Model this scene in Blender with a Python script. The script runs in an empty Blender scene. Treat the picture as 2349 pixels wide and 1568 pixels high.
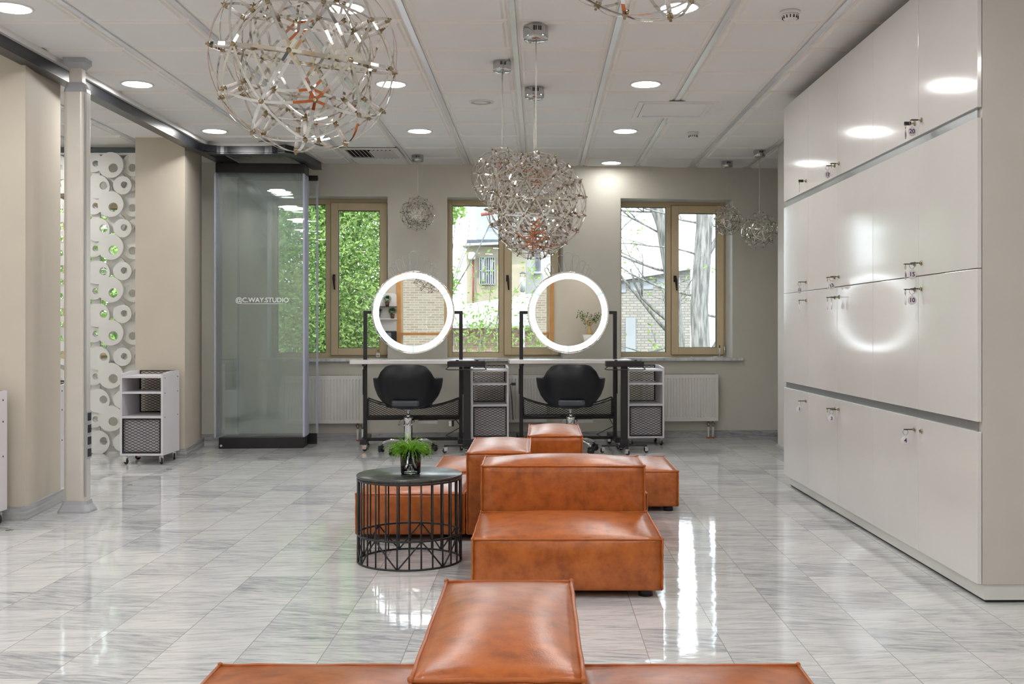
import bpy, bmesh, math, random
from mathutils import Vector, Matrix
random.seed(7)
PI = math.pi
SC = bpy.context.scene
COL = SC.collection
F = 2443.0          # focal length in pixels of the 2349 px wide frame
VX, VY = 1237.0, 752.0
CAMZ = 1.18
CEIL = 2.925
RZ = math.atan(0.0732)   # the window wall is turned a few degrees
CA, SA = math.cos(RZ), math.sin(RZ)
OY = 11.37
SMOOTH = 0.7

def wall_pos(u, v=0.0, z=0.0):
    return Vector((u*CA - v*SA, OY + u*SA + v*CA, z))
def wall_u(px):
    k = (px-VX)/F
    return (k*OY/(1-0.0732*k))/CA
def at(px, d):
    return (px-VX)/F*d

# ------------------------------------------------------------------ materials
def newmat(name):
    m = bpy.data.materials.new(name); m.use_nodes = True
    nt = m.node_tree
    return m, nt, nt.nodes['Principled BSDF']
def N(nt, t, **kw):
    n = nt.nodes.new(t)
    for k, v in kw.items(): setattr(n, k, v)
    return n
def math_node(nt, op, a, b=None, c=None):
    n = nt.nodes.new('ShaderNodeMath'); n.operation = op
    for i, s in enumerate((a, b, c)):
        if s is None: continue
        if isinstance(s, (int, float)): n.inputs[i].default_value = s
        else: nt.links.new(s, n.inputs[i])
    return n.outputs[0]
def ramp(nt, fac, stops):
    r = nt.nodes.new('ShaderNodeValToRGB')
    el = r.color_ramp.elements
    while len(el) < len(stops): el.new(0.5)
    for e, (p, c) in zip(el, stops):
        e.position = p; e.color = (c[0], c[1], c[2], 1)
    nt.links.new(fac, r.inputs[0])
    return r.outputs[0]
def plain(name, col, rough=0.5, metal=0.0, var=0.05, scale=6.0, bump=0.0, bscale=200.0, coat=0.0, emit=None, spec=None):
    m, nt, p = newmat(name)
    p.inputs['Roughness'].default_value = rough
    p.inputs['Metallic'].default_value = metal
    if coat: p.inputs['Coat Weight'].default_value = coat; p.inputs['Coat Roughness'].default_value = 0.05
    if spec is not None: p.inputs['Specular IOR Level'].default_value = spec
    tc = N(nt, 'ShaderNodeTexCoord')
    if var:
        nz = N(nt, 'ShaderNodeTexNoise'); nz.inputs['Scale'].default_value = scale; nz.inputs['Detail'].default_value = 3
        nt.links.new(tc.outputs['Object'], nz.inputs['Vector'])
        c = ramp(nt, nz.outputs['Fac'], [(0.3, [x*(1-var) for x in col]), (0.7, [min(1, x*(1+var)) for x in col])])
        nt.links.new(c, p.inputs['Base Color'])
    else:
        p.inputs['Base Color'].default_value = (*col, 1)
    if bump:
        nb = N(nt, 'ShaderNodeTexNoise'); nb.inputs['Scale'].default_value = bscale
        nt.links.new(tc.outputs['Object'], nb.inputs['Vector'])
        b = N(nt, 'ShaderNodeBump'); b.inputs['Strength'].default_value = bump; b.inputs['Distance'].default_value = 0.002
        nt.links.new(nb.outputs['Fac'], b.inputs['Height']); nt.links.new(b.outputs[0], p.inputs['Normal'])
    if emit:
        p.inputs['Emission Color'].default_value = (*emit[0], 1); p.inputs['Emission Strength'].default_value = emit[1]
    return m
def glass_mat(name, tint=(0.97, 0.99, 0.98), ior=1.45, refl=1.0, diffuse_veil=0.0, dcol=(0.85, 0.9, 0.9)):
    m = bpy.data.materials.new(name); m.use_nodes = True
    nt = m.node_tree; nt.nodes.clear()
    out = N(nt, 'ShaderNodeOutputMaterial')
    tr = N(nt, 'ShaderNodeBsdfTransparent'); tr.inputs[0].default_value = (*tint, 1)
    gl = N(nt, 'ShaderNodeBsdfGlossy'); gl.inputs['Roughness'].default_value = 0.0
    gl.inputs[0].default_value = (refl, refl, refl, 1)
    fr = N(nt, 'ShaderNodeFresnel'); fr.inputs[0].default_value = ior
    mx = N(nt, 'ShaderNodeMixShader')
    nt.links.new(fr.outputs[0], mx.inputs[0]); nt.links.new(tr.outputs[0], mx.inputs[1]); nt.links.new(gl.outputs[0], mx.inputs[2])
    last = mx.outputs[0]
    if diffuse_veil:
        df = N(nt, 'ShaderNodeBsdfDiffuse'); df.inputs[0].default_value = (*dcol, 1)
        m2 = N(nt, 'ShaderNodeMixShader'); m2.inputs[0].default_value = diffuse_veil
        nt.links.new(last, m2.inputs[1]); nt.links.new(df.outputs[0], m2.inputs[2]); last = m2.outputs[0]
    nt.links.new(last, out.inputs[0])
    return m
def leaf_mat(name, c1, c2):
    m = bpy.data.materials.new(name); m.use_nodes = True
    nt = m.node_tree; nt.nodes.clear()
    out = N(nt, 'ShaderNodeOutputMaterial')
    geo = N(nt, 'ShaderNodeNewGeometry')
    c = ramp(nt, geo.outputs['Random Per Island'], [(0.0, c1), (1.0, c2)])
    df = N(nt, 'ShaderNodeBsdfDiffuse'); tl = N(nt, 'ShaderNodeBsdfTranslucent')
    nt.links.new(c, df.inputs[0]); nt.links.new(c, tl.inputs[0])
    mx = N(nt, 'ShaderNodeMixShader'); mx.inputs[0].default_value = 0.45
    nt.links.new(df.outputs[0], mx.inputs[1]); nt.links.new(tl.outputs[0], mx.inputs[2])
    nt.links.new(mx.outputs[0], out.inputs[0])
    return m
def brick_mat(name, c1, c2, mortar, scale=1.0, w=0.25, h=0.075):
    m, nt, p = newmat(name)
    tc = N(nt, 'ShaderNodeTexCoord'); mp = N(nt, 'ShaderNodeMapping')
    mp.inputs['Rotation'].default_value = (PI/2, 0, 0)
    nt.links.new(tc.outputs['Object'], mp.inputs[0])
    sx = N(nt, 'ShaderNodeSeparateXYZ'); nt.links.new(tc.outputs['Object'], sx.inputs[0])
    cx = N(nt, 'ShaderNodeCombineXYZ')
    nt.links.new(math_node(nt, 'ADD', sx.outputs[0], sx.outputs[1]), cx.inputs[0]); nt.links.new(sx.outputs[2], cx.inputs[1])
    b = N(nt, 'ShaderNodeTexBrick')
    b.inputs['Scale'].default_value = scale; b.inputs['Brick Width'].default_value = w; b.inputs['Row Height'].default_value = h
    b.inputs['Mortar Size'].default_value = 0.008
    b.inputs['Color1'].default_value = (*c1, 1); b.inputs['Color2'].default_value = (*c2, 1); b.inputs['Mortar'].default_value = (*mortar, 1)
    nt.links.new(cx.outputs[0], b.inputs['Vector']); nt.links.new(b.outputs['Color'], p.inputs['Base Color'])
    p.inputs['Roughness'].default_value = 0.9
    return m
def marble_mat(name, tile, ox, oy, dark=1.0, grout=True, rough=0.055, up=False):
    m, nt, p = newmat(name)
    tc = N(nt, 'ShaderNodeTexCoord'); s = N(nt, 'ShaderNodeSeparateXYZ'); nt.links.new(tc.outputs['Object'], s.inputs[0])
    tx = math_node(nt, 'DIVIDE', math_node(nt, 'SUBTRACT', s.outputs[0], ox), tile)
    ty = math_node(nt, 'DIVIDE', math_node(nt, 'SUBTRACT', s.outputs[1], oy), tile)
    ix = math_node(nt, 'FLOOR', tx); iy = math_node(nt, 'FLOOR', ty)
    cid = N(nt, 'ShaderNodeCombineXYZ'); nt.links.new(ix, cid.inputs[0]); nt.links.new(iy, cid.inputs[1])
    wn = N(nt, 'ShaderNodeTexWhiteNoise'); wn.noise_dimensions = '2D'; nt.links.new(cid.outputs[0], wn.inputs['Vector'])
    rnd = wn.outputs['Value']
    # streaks run across the room, each tile cut from another place in the block
    def streak(sx, sy, off, detail, dist):
        v = N(nt, 'ShaderNodeCombineXYZ')
        nt.links.new(math_node(nt, 'ADD', math_node(nt, 'MULTIPLY', s.outputs[0], sx), math_node(nt, 'MULTIPLY', rnd, 37.0)), v.inputs[0])
        sk = math_node(nt, 'MULTIPLY', s.outputs[0], math_node(nt, 'MULTIPLY', math_node(nt, 'SUBTRACT', rnd, 0.5), 0.1 if up else 0.6))
        nt.links.new(math_node(nt, 'MULTIPLY', math_node(nt, 'ADD', s.outputs[2 if up else 1], sk), sy), v.inputs[1])
        nt.links.new(math_node(nt, 'ADD', math_node(nt, 'MULTIPLY', rnd, 91.0), off), v.inputs[2])
        n = N(nt, 'ShaderNodeTexNoise'); n.inputs['Scale'].default_value = 1.0; n.inputs['Detail'].default_value = detail
        n.inputs['Roughness'].default_value = 0.62; n.inputs['Distortion'].default_value = dist
        nt.links.new(v.outputs[0], n.inputs['Vector'])
        return n.outputs['Fac']
    a = streak(3.4, 26.0, 0.0, 6, 1.3)
    b = streak(13.0, 120.0, 5.0, 4, 0.6)
    mixv = math_node(nt, 'ADD', math_node(nt, 'MULTIPLY', a, 0.62), math_node(nt, 'MULTIPLY', b, 0.38))
    lift = math_node(nt, 'MULTIPLY', math_node(nt, 'SUBTRACT', math_node(nt, 'POWER', rnd, 1.2), 0.32), 0.13)
    val = math_node(nt, 'SUBTRACT', mixv, lift)
    D = dark
    col = ramp(nt, val, [(0.28, (0.25*D, 0.265*D, 0.29*D)), (0.40, (0.45*D, 0.465*D, 0.485*D)), (0.49, (0.61*D, 0.615*D, 0.62*D)), (0.62, (0.73*D, 0.727*D, 0.718*D))])
    if grout:
        def edge(t):
            fr = math_node(nt, 'FRACT', t)
            return math_node(nt, 'MINIMUM', fr, math_node(nt, 'SUBTRACT', 1.0, fr))
        e = math_node(nt, 'MINIMUM', edge(tx), edge(ty))
        g = math_node(nt, 'LESS_THAN', e, 0.0055)
        mx = N(nt, 'ShaderNodeMix'); mx.data_type = 'RGBA'
        nt.links.new(g, mx.inputs[0]); nt.links.new(col, mx.inputs[6]); mx.inputs[7].default_value = (0.33, 0.33, 0.325, 1)
        col = mx.outputs[2]
    nt.links.new(col, p.inputs['Base Color'])
    nr = N(nt, 'ShaderNodeTexNoise'); nr.inputs['Scale'].default_value = 11; nt.links.new(tc.outputs['Object'], nr.inputs['Vector'])
    bm = N(nt, 'ShaderNodeBump'); bm.inputs['Strength'].default_value = 0.12; bm.inputs['Distance'].default_value = 0.004
    nt.links.new(nr.outputs['Fac'], bm.inputs['Height']); nt.links.new(bm.outputs[0], p.inputs['Normal'])
    p.inputs['Roughness'].default_value = rough
    return m
def leather_mat():
    m, nt, p = newmat('leather')
    tc = N(nt, 'ShaderNodeTexCoord')
    n1 = N(nt, 'ShaderNodeTexNoise'); n1.inputs['Scale'].default_value = 15; n1.inputs['Detail'].default_value = 6; n1.inputs['Roughness'].default_value = 0.65
    nt.links.new(tc.outputs['Object'], n1.inputs['Vector'])
    c = ramp(nt, n1.outputs['Fac'], [(0.32, (0.27, 0.064, 0.011)), (0.5, (0.42, 0.108, 0.017)), (0.7, (0.51, 0.145, 0.026))])
    nt.links.new(c, p.inputs['Base Color'])
    n2 = N(nt, 'ShaderNodeTexNoise'); n2.inputs['Scale'].default_value = 260; nt.links.new(tc.outputs['Object'], n2.inputs['Vector'])
    n3 = N(nt, 'ShaderNodeTexNoise'); n3.inputs['Scale'].default_value = 6; nt.links.new(tc.outputs['Object'], n3.inputs['Vector'])
    add = math_node(nt, 'ADD', math_node(nt, 'MULTIPLY', n2.outputs['Fac'], 0.12), n3.outputs['Fac'])
    b = N(nt, 'ShaderNodeBump'); b.inputs['Strength'].default_value = 0.35; b.inputs['Distance'].default_value = 0.008
    nt.links.new(add, b.inputs['Height']); nt.links.new(b.outputs[0], p.inputs['Normal'])
    p.inputs['Roughness'].default_value = 0.28
    p.inputs['Specular IOR Level'].default_value = 0.55
    return m
def bark_mat():
    m, nt, p = newmat('bark')
    tc = N(nt, 'ShaderNodeTexCoord'); mp = N(nt, 'ShaderNodeMapping'); mp.inputs['Scale'].default_value = (14, 14, 2)
    nt.links.new(tc.outputs['Object'], mp.inputs[0])
    n = N(nt, 'ShaderNodeTexNoise'); n.inputs['Scale'].default_value = 2; n.inputs['Detail'].default_value = 5; nt.links.new(mp.outputs[0], n.inputs['Vector'])
    c = ramp(nt, n.outputs['Fac'], [(0.35, (0.09, 0.086, 0.083)), (0.65, (0.26, 0.252, 0.243))])
    nt.links.new(c, p.inputs['Base Color']); p.inputs['Roughness'].default_value = 0.95
    return m

M = {}
M['floor'] = marble_mat('marble_floor', 0.294, 0.393, 0.06)
M['skirting'] = marble_mat('marble_skirting', 0.9, 0.1, 0.1, dark=0.70, grout=False, rough=0.25, up=True)
M['sill'] = marble_mat('marble_sill', 3.0, 0.1, 0.1, dark=1.15, grout=False, rough=0.25)
M['wall'] = plain('beige_paint', (0.66, 0.632, 0.555), 0.65, var=0.03, scale=2.5)
M['pillar'] = plain('pillar_paint', (0.59, 0.53, 0.445), 0.6, var=0.03, scale=2.5)
M['pier'] = plain('pale_paint', (0.62, 0.59, 0.54), 0.6, var=0.03)
M['white_wall'] = plain('reveal_paint', (0.74, 0.73, 0.70), 0.6, var=0.02)
M['ceiling'] = plain('ceiling_tile', (0.84, 0.835, 0.825), 0.7, var=0.02, scale=1.5)
M['bevel'] = plain('ceiling_tile_edge', (0.86, 0.835, 0.79), 0.6, var=0.02, scale=1.5)
M['channel'] = plain('ceiling_channel', (0.74, 0.78, 0.83), 0.22, metal=0.15, var=0.02)
M['locker'] = plain('white_gloss_laminate', (0.74, 0.725, 0.705), 0.10, var=0.015, scale=3, bump=0.04, bscale=60)
M['locker_side'] = plain('taupe_panel', (0.59, 0.55, 0.515), 0.35, var=0.02)
M['locker_edge'] = plain('door_edge', (0.72, 0.69, 0.68), 0.4, var=0.02)
M['plinth'] = plain('white_plinth', (0.72, 0.72, 0.68), 0.2, var=0.02)
M['alu'] = plain('aluminium', (0.42, 0.45, 0.46), 0.35, metal=0.8, var=0.03)
M['pole'] = plain('satin_aluminium', (0.68, 0.64, 0.59), 0.35, metal=0.25, var=0.03)
M['pole_cap'] = plain('grey_plastic', (0.40, 0.41, 0.44), 0.35, var=0.04)
M['leather'] = leather_mat()
M['piping'] = plain('leather_piping', (0.42, 0.11, 0.02), 0.33, var=0.12, scale=20)
M['black'] = plain('black_metal', (0.012, 0.012, 0.014), 0.38, var=0.2)
M['black_gloss'] = plain('black_anodised', (0.010, 0.011, 0.016), 0.3, metal=0.0, var=0.1)
M['black_plastic'] = plain('black_plastic', (0.014, 0.014, 0.016), 0.45, var=0.1)
M['table_top'] = plain('black_enamel', (0.03, 0.033, 0.033), 0.24, var=0.4, scale=220, bump=0.1, bscale=350, spec=0.7)
M['chair'] = plain('black_leatherette', (0.006, 0.007, 0.010), 0.42, var=0.1, bump=0.05, bscale=300, spec=0.35)
M['seat_pad'] = plain('grey_leatherette', (0.055, 0.065, 0.08), 0.3, var=0.1)
M['chrome'] = plain('chrome', (0.86, 0.87, 0.88), 0.05, metal=1.0, var=0)
M['cup_chrome'] = plain('smoked_chrome', (0.52, 0.52, 0.53), 0.06, metal=1.0, var=0)
M['ribbon'] = plain('polished_ribbon', (0.70, 0.675, 0.63), 0.07, metal=1.0, var=0)
M['brass'] = plain('brass', (0.34, 0.27, 0.17), 0.2, metal=1.0, var=0.05)
M['lock'] = plain('lock_nickel', (0.45, 0.40, 0.30), 0.22, metal=1.0, var=0.05)
M['rod'] = plain('clear_rod', (0.78, 0.72, 0.70), 0.15, var=0.12, scale=60)
M['cable'] = plain('clear_cable', (0.66, 0.63, 0.58), 0.4, var=0.05)
M['mirror'] = plain('mirror_silver', (0.90, 0.90, 0.89), 0.0, metal=1.0, var=0)
M['led'] = plain('led_ring', (0.9, 0.95, 1.0), 0.4, var=0, emit=((0.84, 0.95, 1.0), 5.2))
M['led_gap'] = plain('led_joint', (0.45, 0.70, 0.88), 0.4, var=0, emit=((0.45, 0.72, 0.9), 0.75))
M['lamp'] = plain('downlight_diffuser', (1, 1, 1), 0.4, var=0, emit=((1.0, 0.985, 0.96), 112.0))
M['lamp_dim'] = plain('dimmed_downlight_diffuser', (1, 1, 1), 0.4, var=0, emit=((1.0, 0.985, 0.96), 40.0))
M['white_metal'] = plain('white_enamel', (0.76, 0.75, 0.735), 0.35, var=0.015)
M['radiator'] = plain('radiator_enamel', (0.80, 0.785, 0.755), 0.3, var=0.015)
M['trolley'] = plain('white_laminate', (0.74, 0.715, 0.755), 0.4, var=0.015)
M['desk'] = plain('pale_laminate', (0.76, 0.71, 0.71), 0.3, var=0.02)
M['plastic'] = plain('white_plastic', (0.78, 0.78, 0.77), 0.4, var=0.02)
M['disc'] = plain('white_foamboard', (0.76, 0.76, 0.74), 0.75, var=0.02)
M['win'] = plain('bronze_window_frame', (0.66, 0.535, 0.335), 0.42, var=0.04)
M['win_dark'] = plain('window_gasket', (0.06, 0.055, 0.045), 0.6, var=0.05)
M['pane'] = glass_mat('window_glass', (0.96, 0.98, 0.97), 1.45)
M['rear_pane'] = glass_mat('coated_window_glass', (0.95, 0.97, 0.96), 1.12)
M['panel_glass'] = glass_mat('folding_glass', (0.984, 0.994, 0.991), 1.45, diffuse_veil=0.034, dcol=(0.80, 0.92, 0.95))  # pale diffuse share paints the milky reflections of the bright room into the glass
M['seal'] = glass_mat('edge_seal', (0.84, 0.86, 0.97), 1.35, diffuse_veil=0.5, dcol=(0.80, 0.82, 0.98))
M['cup'] = glass_mat('clear_cup', (0.92, 0.95, 0.94), 1.5)
M['frost'] = plain('frosted_vinyl', (0.82, 0.84, 0.84), 0.6, var=0.02)
M['soil'] = plain('soil', (0.03, 0.02, 0.013), 0.9, var=0.5, scale=60)
M['bark'] = bark_mat()
M['leaf'] = leaf_mat('tree_leaf', (0.10, 0.22, 0.045), (0.42, 0.55, 0.20))
M['leaf_dark'] = leaf_mat('plant_leaf', (0.03, 0.11, 0.02), (0.08, 0.22, 0.05))
M['fern'] = leaf_mat('fern_leaf', (0.14, 0.36, 0.03), (0.34, 0.62, 0.09))
M['shrub'] = leaf_mat('shrub_leaf', (0.14, 0.25, 0.05), (0.32, 0.46, 0.14))
M['brick'] = brick_mat('tan_brick', (0.17, 0.125, 0.08), (0.225, 0.175, 0.12), (0.25, 0.235, 0.21), w=0.21, h=0.062)
M['brick_pale'] = brick_mat('pale_brick', (0.24, 0.225, 0.21), (0.32, 0.285, 0.24), (0.15, 0.148, 0.145), w=0.15, h=0.055)
M['brick_red'] = brick_mat('red_brick', (0.28, 0.13, 0.09), (0.34, 0.21, 0.16), (0.33, 0.30, 0.28))
M['render_beige'] = plain('beige_render', (0.33, 0.29, 0.215), 0.9, var=0.12, scale=2)
M['render_grey'] = plain('grey_render', (0.28, 0.295, 0.315), 0.9, var=0.06, scale=2)
M['render_white'] = plain('white_render', (0.50, 0.50, 0.49), 0.9, var=0.04)
M['roof_dark'] = plain('slate_roof', (0.06, 0.07, 0.09), 0.7, var=0.15)
M['roof_pale'] = plain('sheet_roof', (0.38, 0.38, 0.38), 0.6, var=0.06, scale=3)
M['dark_glass'] = plain('dark_window', (0.16, 0.18, 0.20), 0.1, var=0.2)
M['rust'] = plain('rusty_pipe', (0.20, 0.06, 0.045), 0.8, var=0.2)
M['zinc'] = plain('zinc', (0.45, 0.47, 0.49), 0.4, metal=0.4, var=0.1)
M['ground'] = plain('gravel_ground', (0.20, 0.20, 0.15), 0.95, var=0.3, scale=4)
M['orange_wood'] = plain('orange_pine', (0.56, 0.28, 0.09), 0.5, var=0.12, scale=8)
M['arch'] = plain('white_board', (0.80, 0.79, 0.77), 0.5, var=0.02)
M['steel_blue'] = plain('blue_grey_paint', (0.24, 0.30, 0.36), 0.6, var=0.04)
M['purple'] = plain('purple_print', (0.07, 0.015, 0.11), 0.6, var=0)
M['tag'] = plain('tag_plastic', (0.80, 0.76, 0.80), 0.15, var=0.02)
M['red'] = plain('red_collar', (0.5, 0.05, 0.03), 0.5, var=0.05)
M['paper'] = plain('paper_label', (0.80, 0.78, 0.76), 0.6, var=0.02)
M['reed'] = plain('reed', (0.60, 0.42, 0.20), 0.7, var=0.1)
M['slot'] = plain('dark_slot', (0.02, 0.02, 0.02), 0.6, var=0)

# ------------------------------------------------------------------ mesh builder
class MB:
    def __init__(s): s.v = []; s.f = []; s.sm = []
    def add(s, vs, fs, smooth=False):
        b = len(s.v); s.v += [tuple(v) for v in vs]
        for f in fs: s.f.append([b+i for i in f]); s.sm.append(smooth)
        return s
    def box(s, x0, x1, y0, y1, z0, z1, mat=None):
        vs = [Vector((x, y, z)) for z in (z0, z1) for y in (y0, y1) for x in (x0, x1)]
        if mat: vs = [mat @ v for v in vs]
        return s.add(vs, [(0,2,3,1),(4,5,7,6),(0,1,5,4),(2,6,7,3),(0,4,6,2),(1,3,7,5)])
    def prism(s, poly, z0, z1):
        n = len(poly)
        vs = [(x, y, z0) for x, y in poly] + [(x, y, z1) for x, y in poly]
        return s.add(vs, [tuple(range(n-1, -1, -1)), tuple(range(n, 2*n))] + [(i, (i+1) % n, n+(i+1) % n, n+i) for i in range(n)])
    def tube(s, pts, r, n=8, closed=False, cap=True):
        pts = [Vector(p) for p in pts]; m = len(pts)
        rs = r if isinstance(r, (list, tuple)) else [r]*m
        vs = []; up = None
        for i, p in enumerate(pts):
            if closed: t = pts[(i+1) % m]-pts[i-1]
            else: t = pts[min(i+1, m-1)]-pts[max(i-1, 0)]
            t.normalize()
            if up is None:
                up = Vector((0, 0, 1)) if abs(t.z) < 0.9 else Vector((1, 0, 0))
            a = t.cross(up)
            if a.length < 1e-5: a = t.cross(Vector((0.3, 1, 0.2)))
            a.normalize(); b = a.cross(t); up = b
            for k in range(n):
                an = 2*PI*k/n
                vs.append(p+(a*math.cos(an)+b*math.sin(an))*rs[i])
        fs = []
        for i in range(m if closed else m-1):
            j = (i+1) % m
            for k in range(n):
                k2 = (k+1) % n
                fs.append((i*n+k, i*n+k2, j*n+k2, j*n+k))
        s.add(vs, fs, True)
        if cap and not closed:
            b = len(s.v)-len(vs)
            s.f.append([b+k for k in range(n)][::-1]); s.sm.append(False)
            s.f.append([b+(m-1)*n+k for k in range(n)]); s.sm.append(False)
        return s
    def cyl(s, c, r, z0, z1, n=24, r2=None):
        r2 = r if r2 is None else r2
        vs = [(c[0]+r*math.cos(2*PI*k/n), c[1]+r*math.sin(2*PI*k/n), z0) for k in range(n)] + \
             [(c[0]+r2*math.cos(2*PI*k/n), c[1]+r2*math.sin(2*PI*k/n), z1) for k in range(n)]
        s.add(vs, [(k, (k+1) % n, n+(k+1) % n, n+k) for k in range(n)], True)
        b = len(s.v)-2*n
        s.f.append([b+k for k in range(n)][::-1]); s.sm.append(False)
        s.f.append([b+n+k for k in range(n)]); s.sm.append(False)
        return s
    def lathe(s, prof, n=32, mat=None):
        m = len(prof)
        vs = [Vector((r*math.cos(2*PI*k/n), r*math.sin(2*PI*k/n), z)) for r, z in prof for k in range(n)]
        if mat: vs = [mat @ v for v in vs]
        s.add(vs, [(i*n+k, i*n+(k+1) % n, (i+1)*n+(k+1) % n, (i+1)*n+k) for i in range(m-1) for k in range(n)], True)
        b = len(s.v)-m*n
        if prof[0][0] > 1e-6: s.f.append([b+k for k in range(n)][::-1]); s.sm.append(False)
        if prof[-1][0] > 1e-6: s.f.append([b+(m-1)*n+k for k in range(n)]); s.sm.append(False)
        return s
    def sphere(s, c, r, n=12, m=8, sc=(1,1,1)):
        prof = [(math.sin(PI*i/m), -math.cos(PI*i/m)) for i in range(m+1)]
        return s.lathe([(max(a, 1e-5), b) for a, b in prof], n, Matrix.Translation(c) @ Matrix.Diagonal((r*sc[0], r*sc[1], r*sc[2], 1)))
    def build(s, name, mat, parent=None, loc=None, rot=None, bevel=0, seg=2, weld=False):
        me = bpy.data.meshes.new(name); me.from_pydata(s.v, [], s.f)
        me.polygons.foreach_set('use_smooth', s.sm)
        if weld:
            bm = bmesh.new(); bm.from_mesh(me); bmesh.ops.remove_doubles(bm, verts=bm.verts, dist=1e-5); bm.to_mesh(me); bm.free()
        me.materials.append(mat); me.update()
        return link(name, me, parent, loc, rot, bevel, seg)
def link(name, data, parent=None, loc=None, rot=None, bevel=0, seg=2):
    o = bpy.data.objects.new(name, data); COL.objects.link(o)
    if parent: o.parent = parent
    if loc is not None: o.location = loc
    if rot is not None: o.rotation_euler = rot
    if bevel:
        b = o.modifiers.new('Bevel', 'BEVEL'); b.width = bevel; b.segments = seg; b.limit_method = 'ANGLE'; b.angle_limit = 0.7
        b.harden_normals = False
    return o
def tag(o, label=None, cat=None, group=None, kind=None):
    if label: o['label'] = label
    if cat: o['category'] = cat
    if group: o['group'] = group
    if kind: o['kind'] = kind
    return o
def thing(name, label, cat, loc=(0,0,0), rz=0.0, group=None):
    o = bpy.data.objects.new(name, None); COL.objects.link(o)
    o.empty_display_size = 0.1
    o.location = loc; o.rotation_euler = (0, 0, rz)
    return tag(o, label, cat, group)
def struct(mb, name, mat, **kw):
    return tag(mb.build(name, mat, **kw), kind='structure')
def copy_tree(o, parent=None):
    c = o.copy(); COL.objects.link(c)
    if parent: c.parent = parent
    for ch in list(o.children): copy_tree(ch, c)
    return c
def text(body, size, mat, parent, loc, rot, name, extrude=0.0005, align='CENTER', offset=0.0):
    cu = bpy.data.curves.new(name, 'FONT'); cu.offset = offset; cu.body = body; cu.size = size; cu.extrude = extrude
    cu.align_x = align; cu.align_y = 'CENTER'
    cu.materials.append(mat)
    tmp = bpy.data.objects.new('tmp_text', cu)
    me = bpy.data.meshes.new_from_object(tmp); bpy.data.objects.remove(tmp); bpy.data.curves.remove(cu)
    me.name = name
    if not me.materials: me.materials.append(mat)
    return link(name, me, parent, loc, rot)
def circle(c, r, n=32, z=0.0):
    return [(c[0]+r*math.cos(2*PI*k/n), c[1]+r*math.sin(2*PI*k/n), z) for k in range(n)]

# ------------------------------------------------------------------ camera
cam = bpy.data.cameras.new('camera'); cam_o = bpy.data.objects.new('camera', cam); COL.objects.link(cam_o)
cam.sensor_width = 36; cam.lens = F/2349*36
cam.shift_x = (1174.5-VX)/2349; cam.shift_y = (VY-784)/2349*1.0
cam_o.location = (0, 0, CAMZ); cam_o.rotation_euler = (PI/2, 0, 0)
cam.clip_start = 0.05; cam.clip_end = 200
SC.camera = cam_o

# ------------------------------------------------------------------ room shell
XL, XR, YR = -7.2, 3.9, -2.2
struct(MB().box(XL-0.3, XR+0.3, YR-0.3, 12.1, -0.12, 0.0), 'floor', M['floor'])

# ceiling: tiles with a stepped edge, metal channels between the rows
def ceiling():
    top = MB(); edge = MB(); ch = MB()
    px0 = -0.149; pitch = 0.6; sw = 0.0165
    y0 = 6.013; py = 0.601
    i0 = math.floor((XL-px0)/pitch); i1 = math.ceil((XR-px0)/pitch)
    j0 = math.floor((YR-y0)/py); j1 = math.ceil((12.1-y0)/py)
    for i in range(i0, i1):
        xa = px0+i*pitch+sw+0.001; xb = px0+(i+1)*pitch-sw-0.001
        for j in range(j0, j1):
            ya = y0+j*py+0.0015; yb = y0+(j+1)*py-0.0015
            z = CEIL
            # three rings stepping down to the middle of the tile
            R = [(0.0, 0.0), (0.012, 0.0), (0.020, -0.007), (0.034, -0.007), (0.046, -0.016)]
            rings = [[(xa+a, ya+a, z+b), (xb-a, ya+a, z+b), (xb-a, yb-a, z+b), (xa+a, yb-a, z+b)] for a, b in R]
            for r0, r1 in zip(rings, rings[1:]):
                edge.add(r0+r1, [(k, 4+k, 4+(k+1) % 4, (k+1) % 4) for k in range(4)])
            top.add(rings[-1], [(3, 2, 1, 0)])
        ch.box(px0+i*pitch-sw, px0+i*pitch+sw, YR, 12.1, CEIL-0.010, CEIL+0.01)
    c = struct(MB().box(XL-0.3, XR+0.3, YR-0.3, 12.1, CEIL+0.012, CEIL+0.2), 'ceiling', M['ceiling'])
    top.build('tile', M['ceiling'], c)
    edge.build('tile_edge', M['bevel'], c)
    ch.build('channel', M['channel'], c)
ceiling()

# window wall with four openings
WIN = []   # (u0, u1)
WW, WZ0, WZ1, WD = 1.20, 0.84, 2.574, 0.30
u_w2 = wall_u(1024.5); u_w1 = wall_u(612); u_w3 = wall_u(1423)
OPEN = [(-5.62, -4.36), (u_w1, u_w1+1.26), (u_w2, u_w2+1.245), (u_w3, u_w3+1.225)]
def back_wall():
    mb = MB(); UL, UR = -7.4, 4.2; T = 0.42
    xs = [UL]
    for a, b in OPEN: xs += [a, b]
    xs.append(UR)
    for k in range(0, len(xs), 2): mb.box(xs[k], xs[k+1], 0, T, 0, CEIL+0.05)
    for a, b in OPEN:
        mb.box(a, b, 0, T, 0, WZ0); mb.box(a, b, 0, T, WZ1, CEIL+0.05)
    struct(mb, 'wall_back', M['wall'], loc=wall_pos(0), rot=(0, 0, RZ))
    # white plastered reveals
    rv = MB()
    for a, b in OPEN:
        rv.box(a, a+0.004, 0.004, T, WZ0, WZ1); rv.box(b-0.004, b, 0.004, T, WZ0, WZ1); rv.box(a, b, 0.004, T, WZ1-0.004, WZ1)
    struct(rv, 'trim_1', M['white_wall'], loc=wall_pos(0), rot=(0, 0, RZ))
    sk = MB(); sk.box(UL, UR, -0.016, 0, 0, 0.074)
    struct(sk, 'baseboard_back', M['skirting'], loc=wall_pos(0), rot=(0, 0, RZ))
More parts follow.
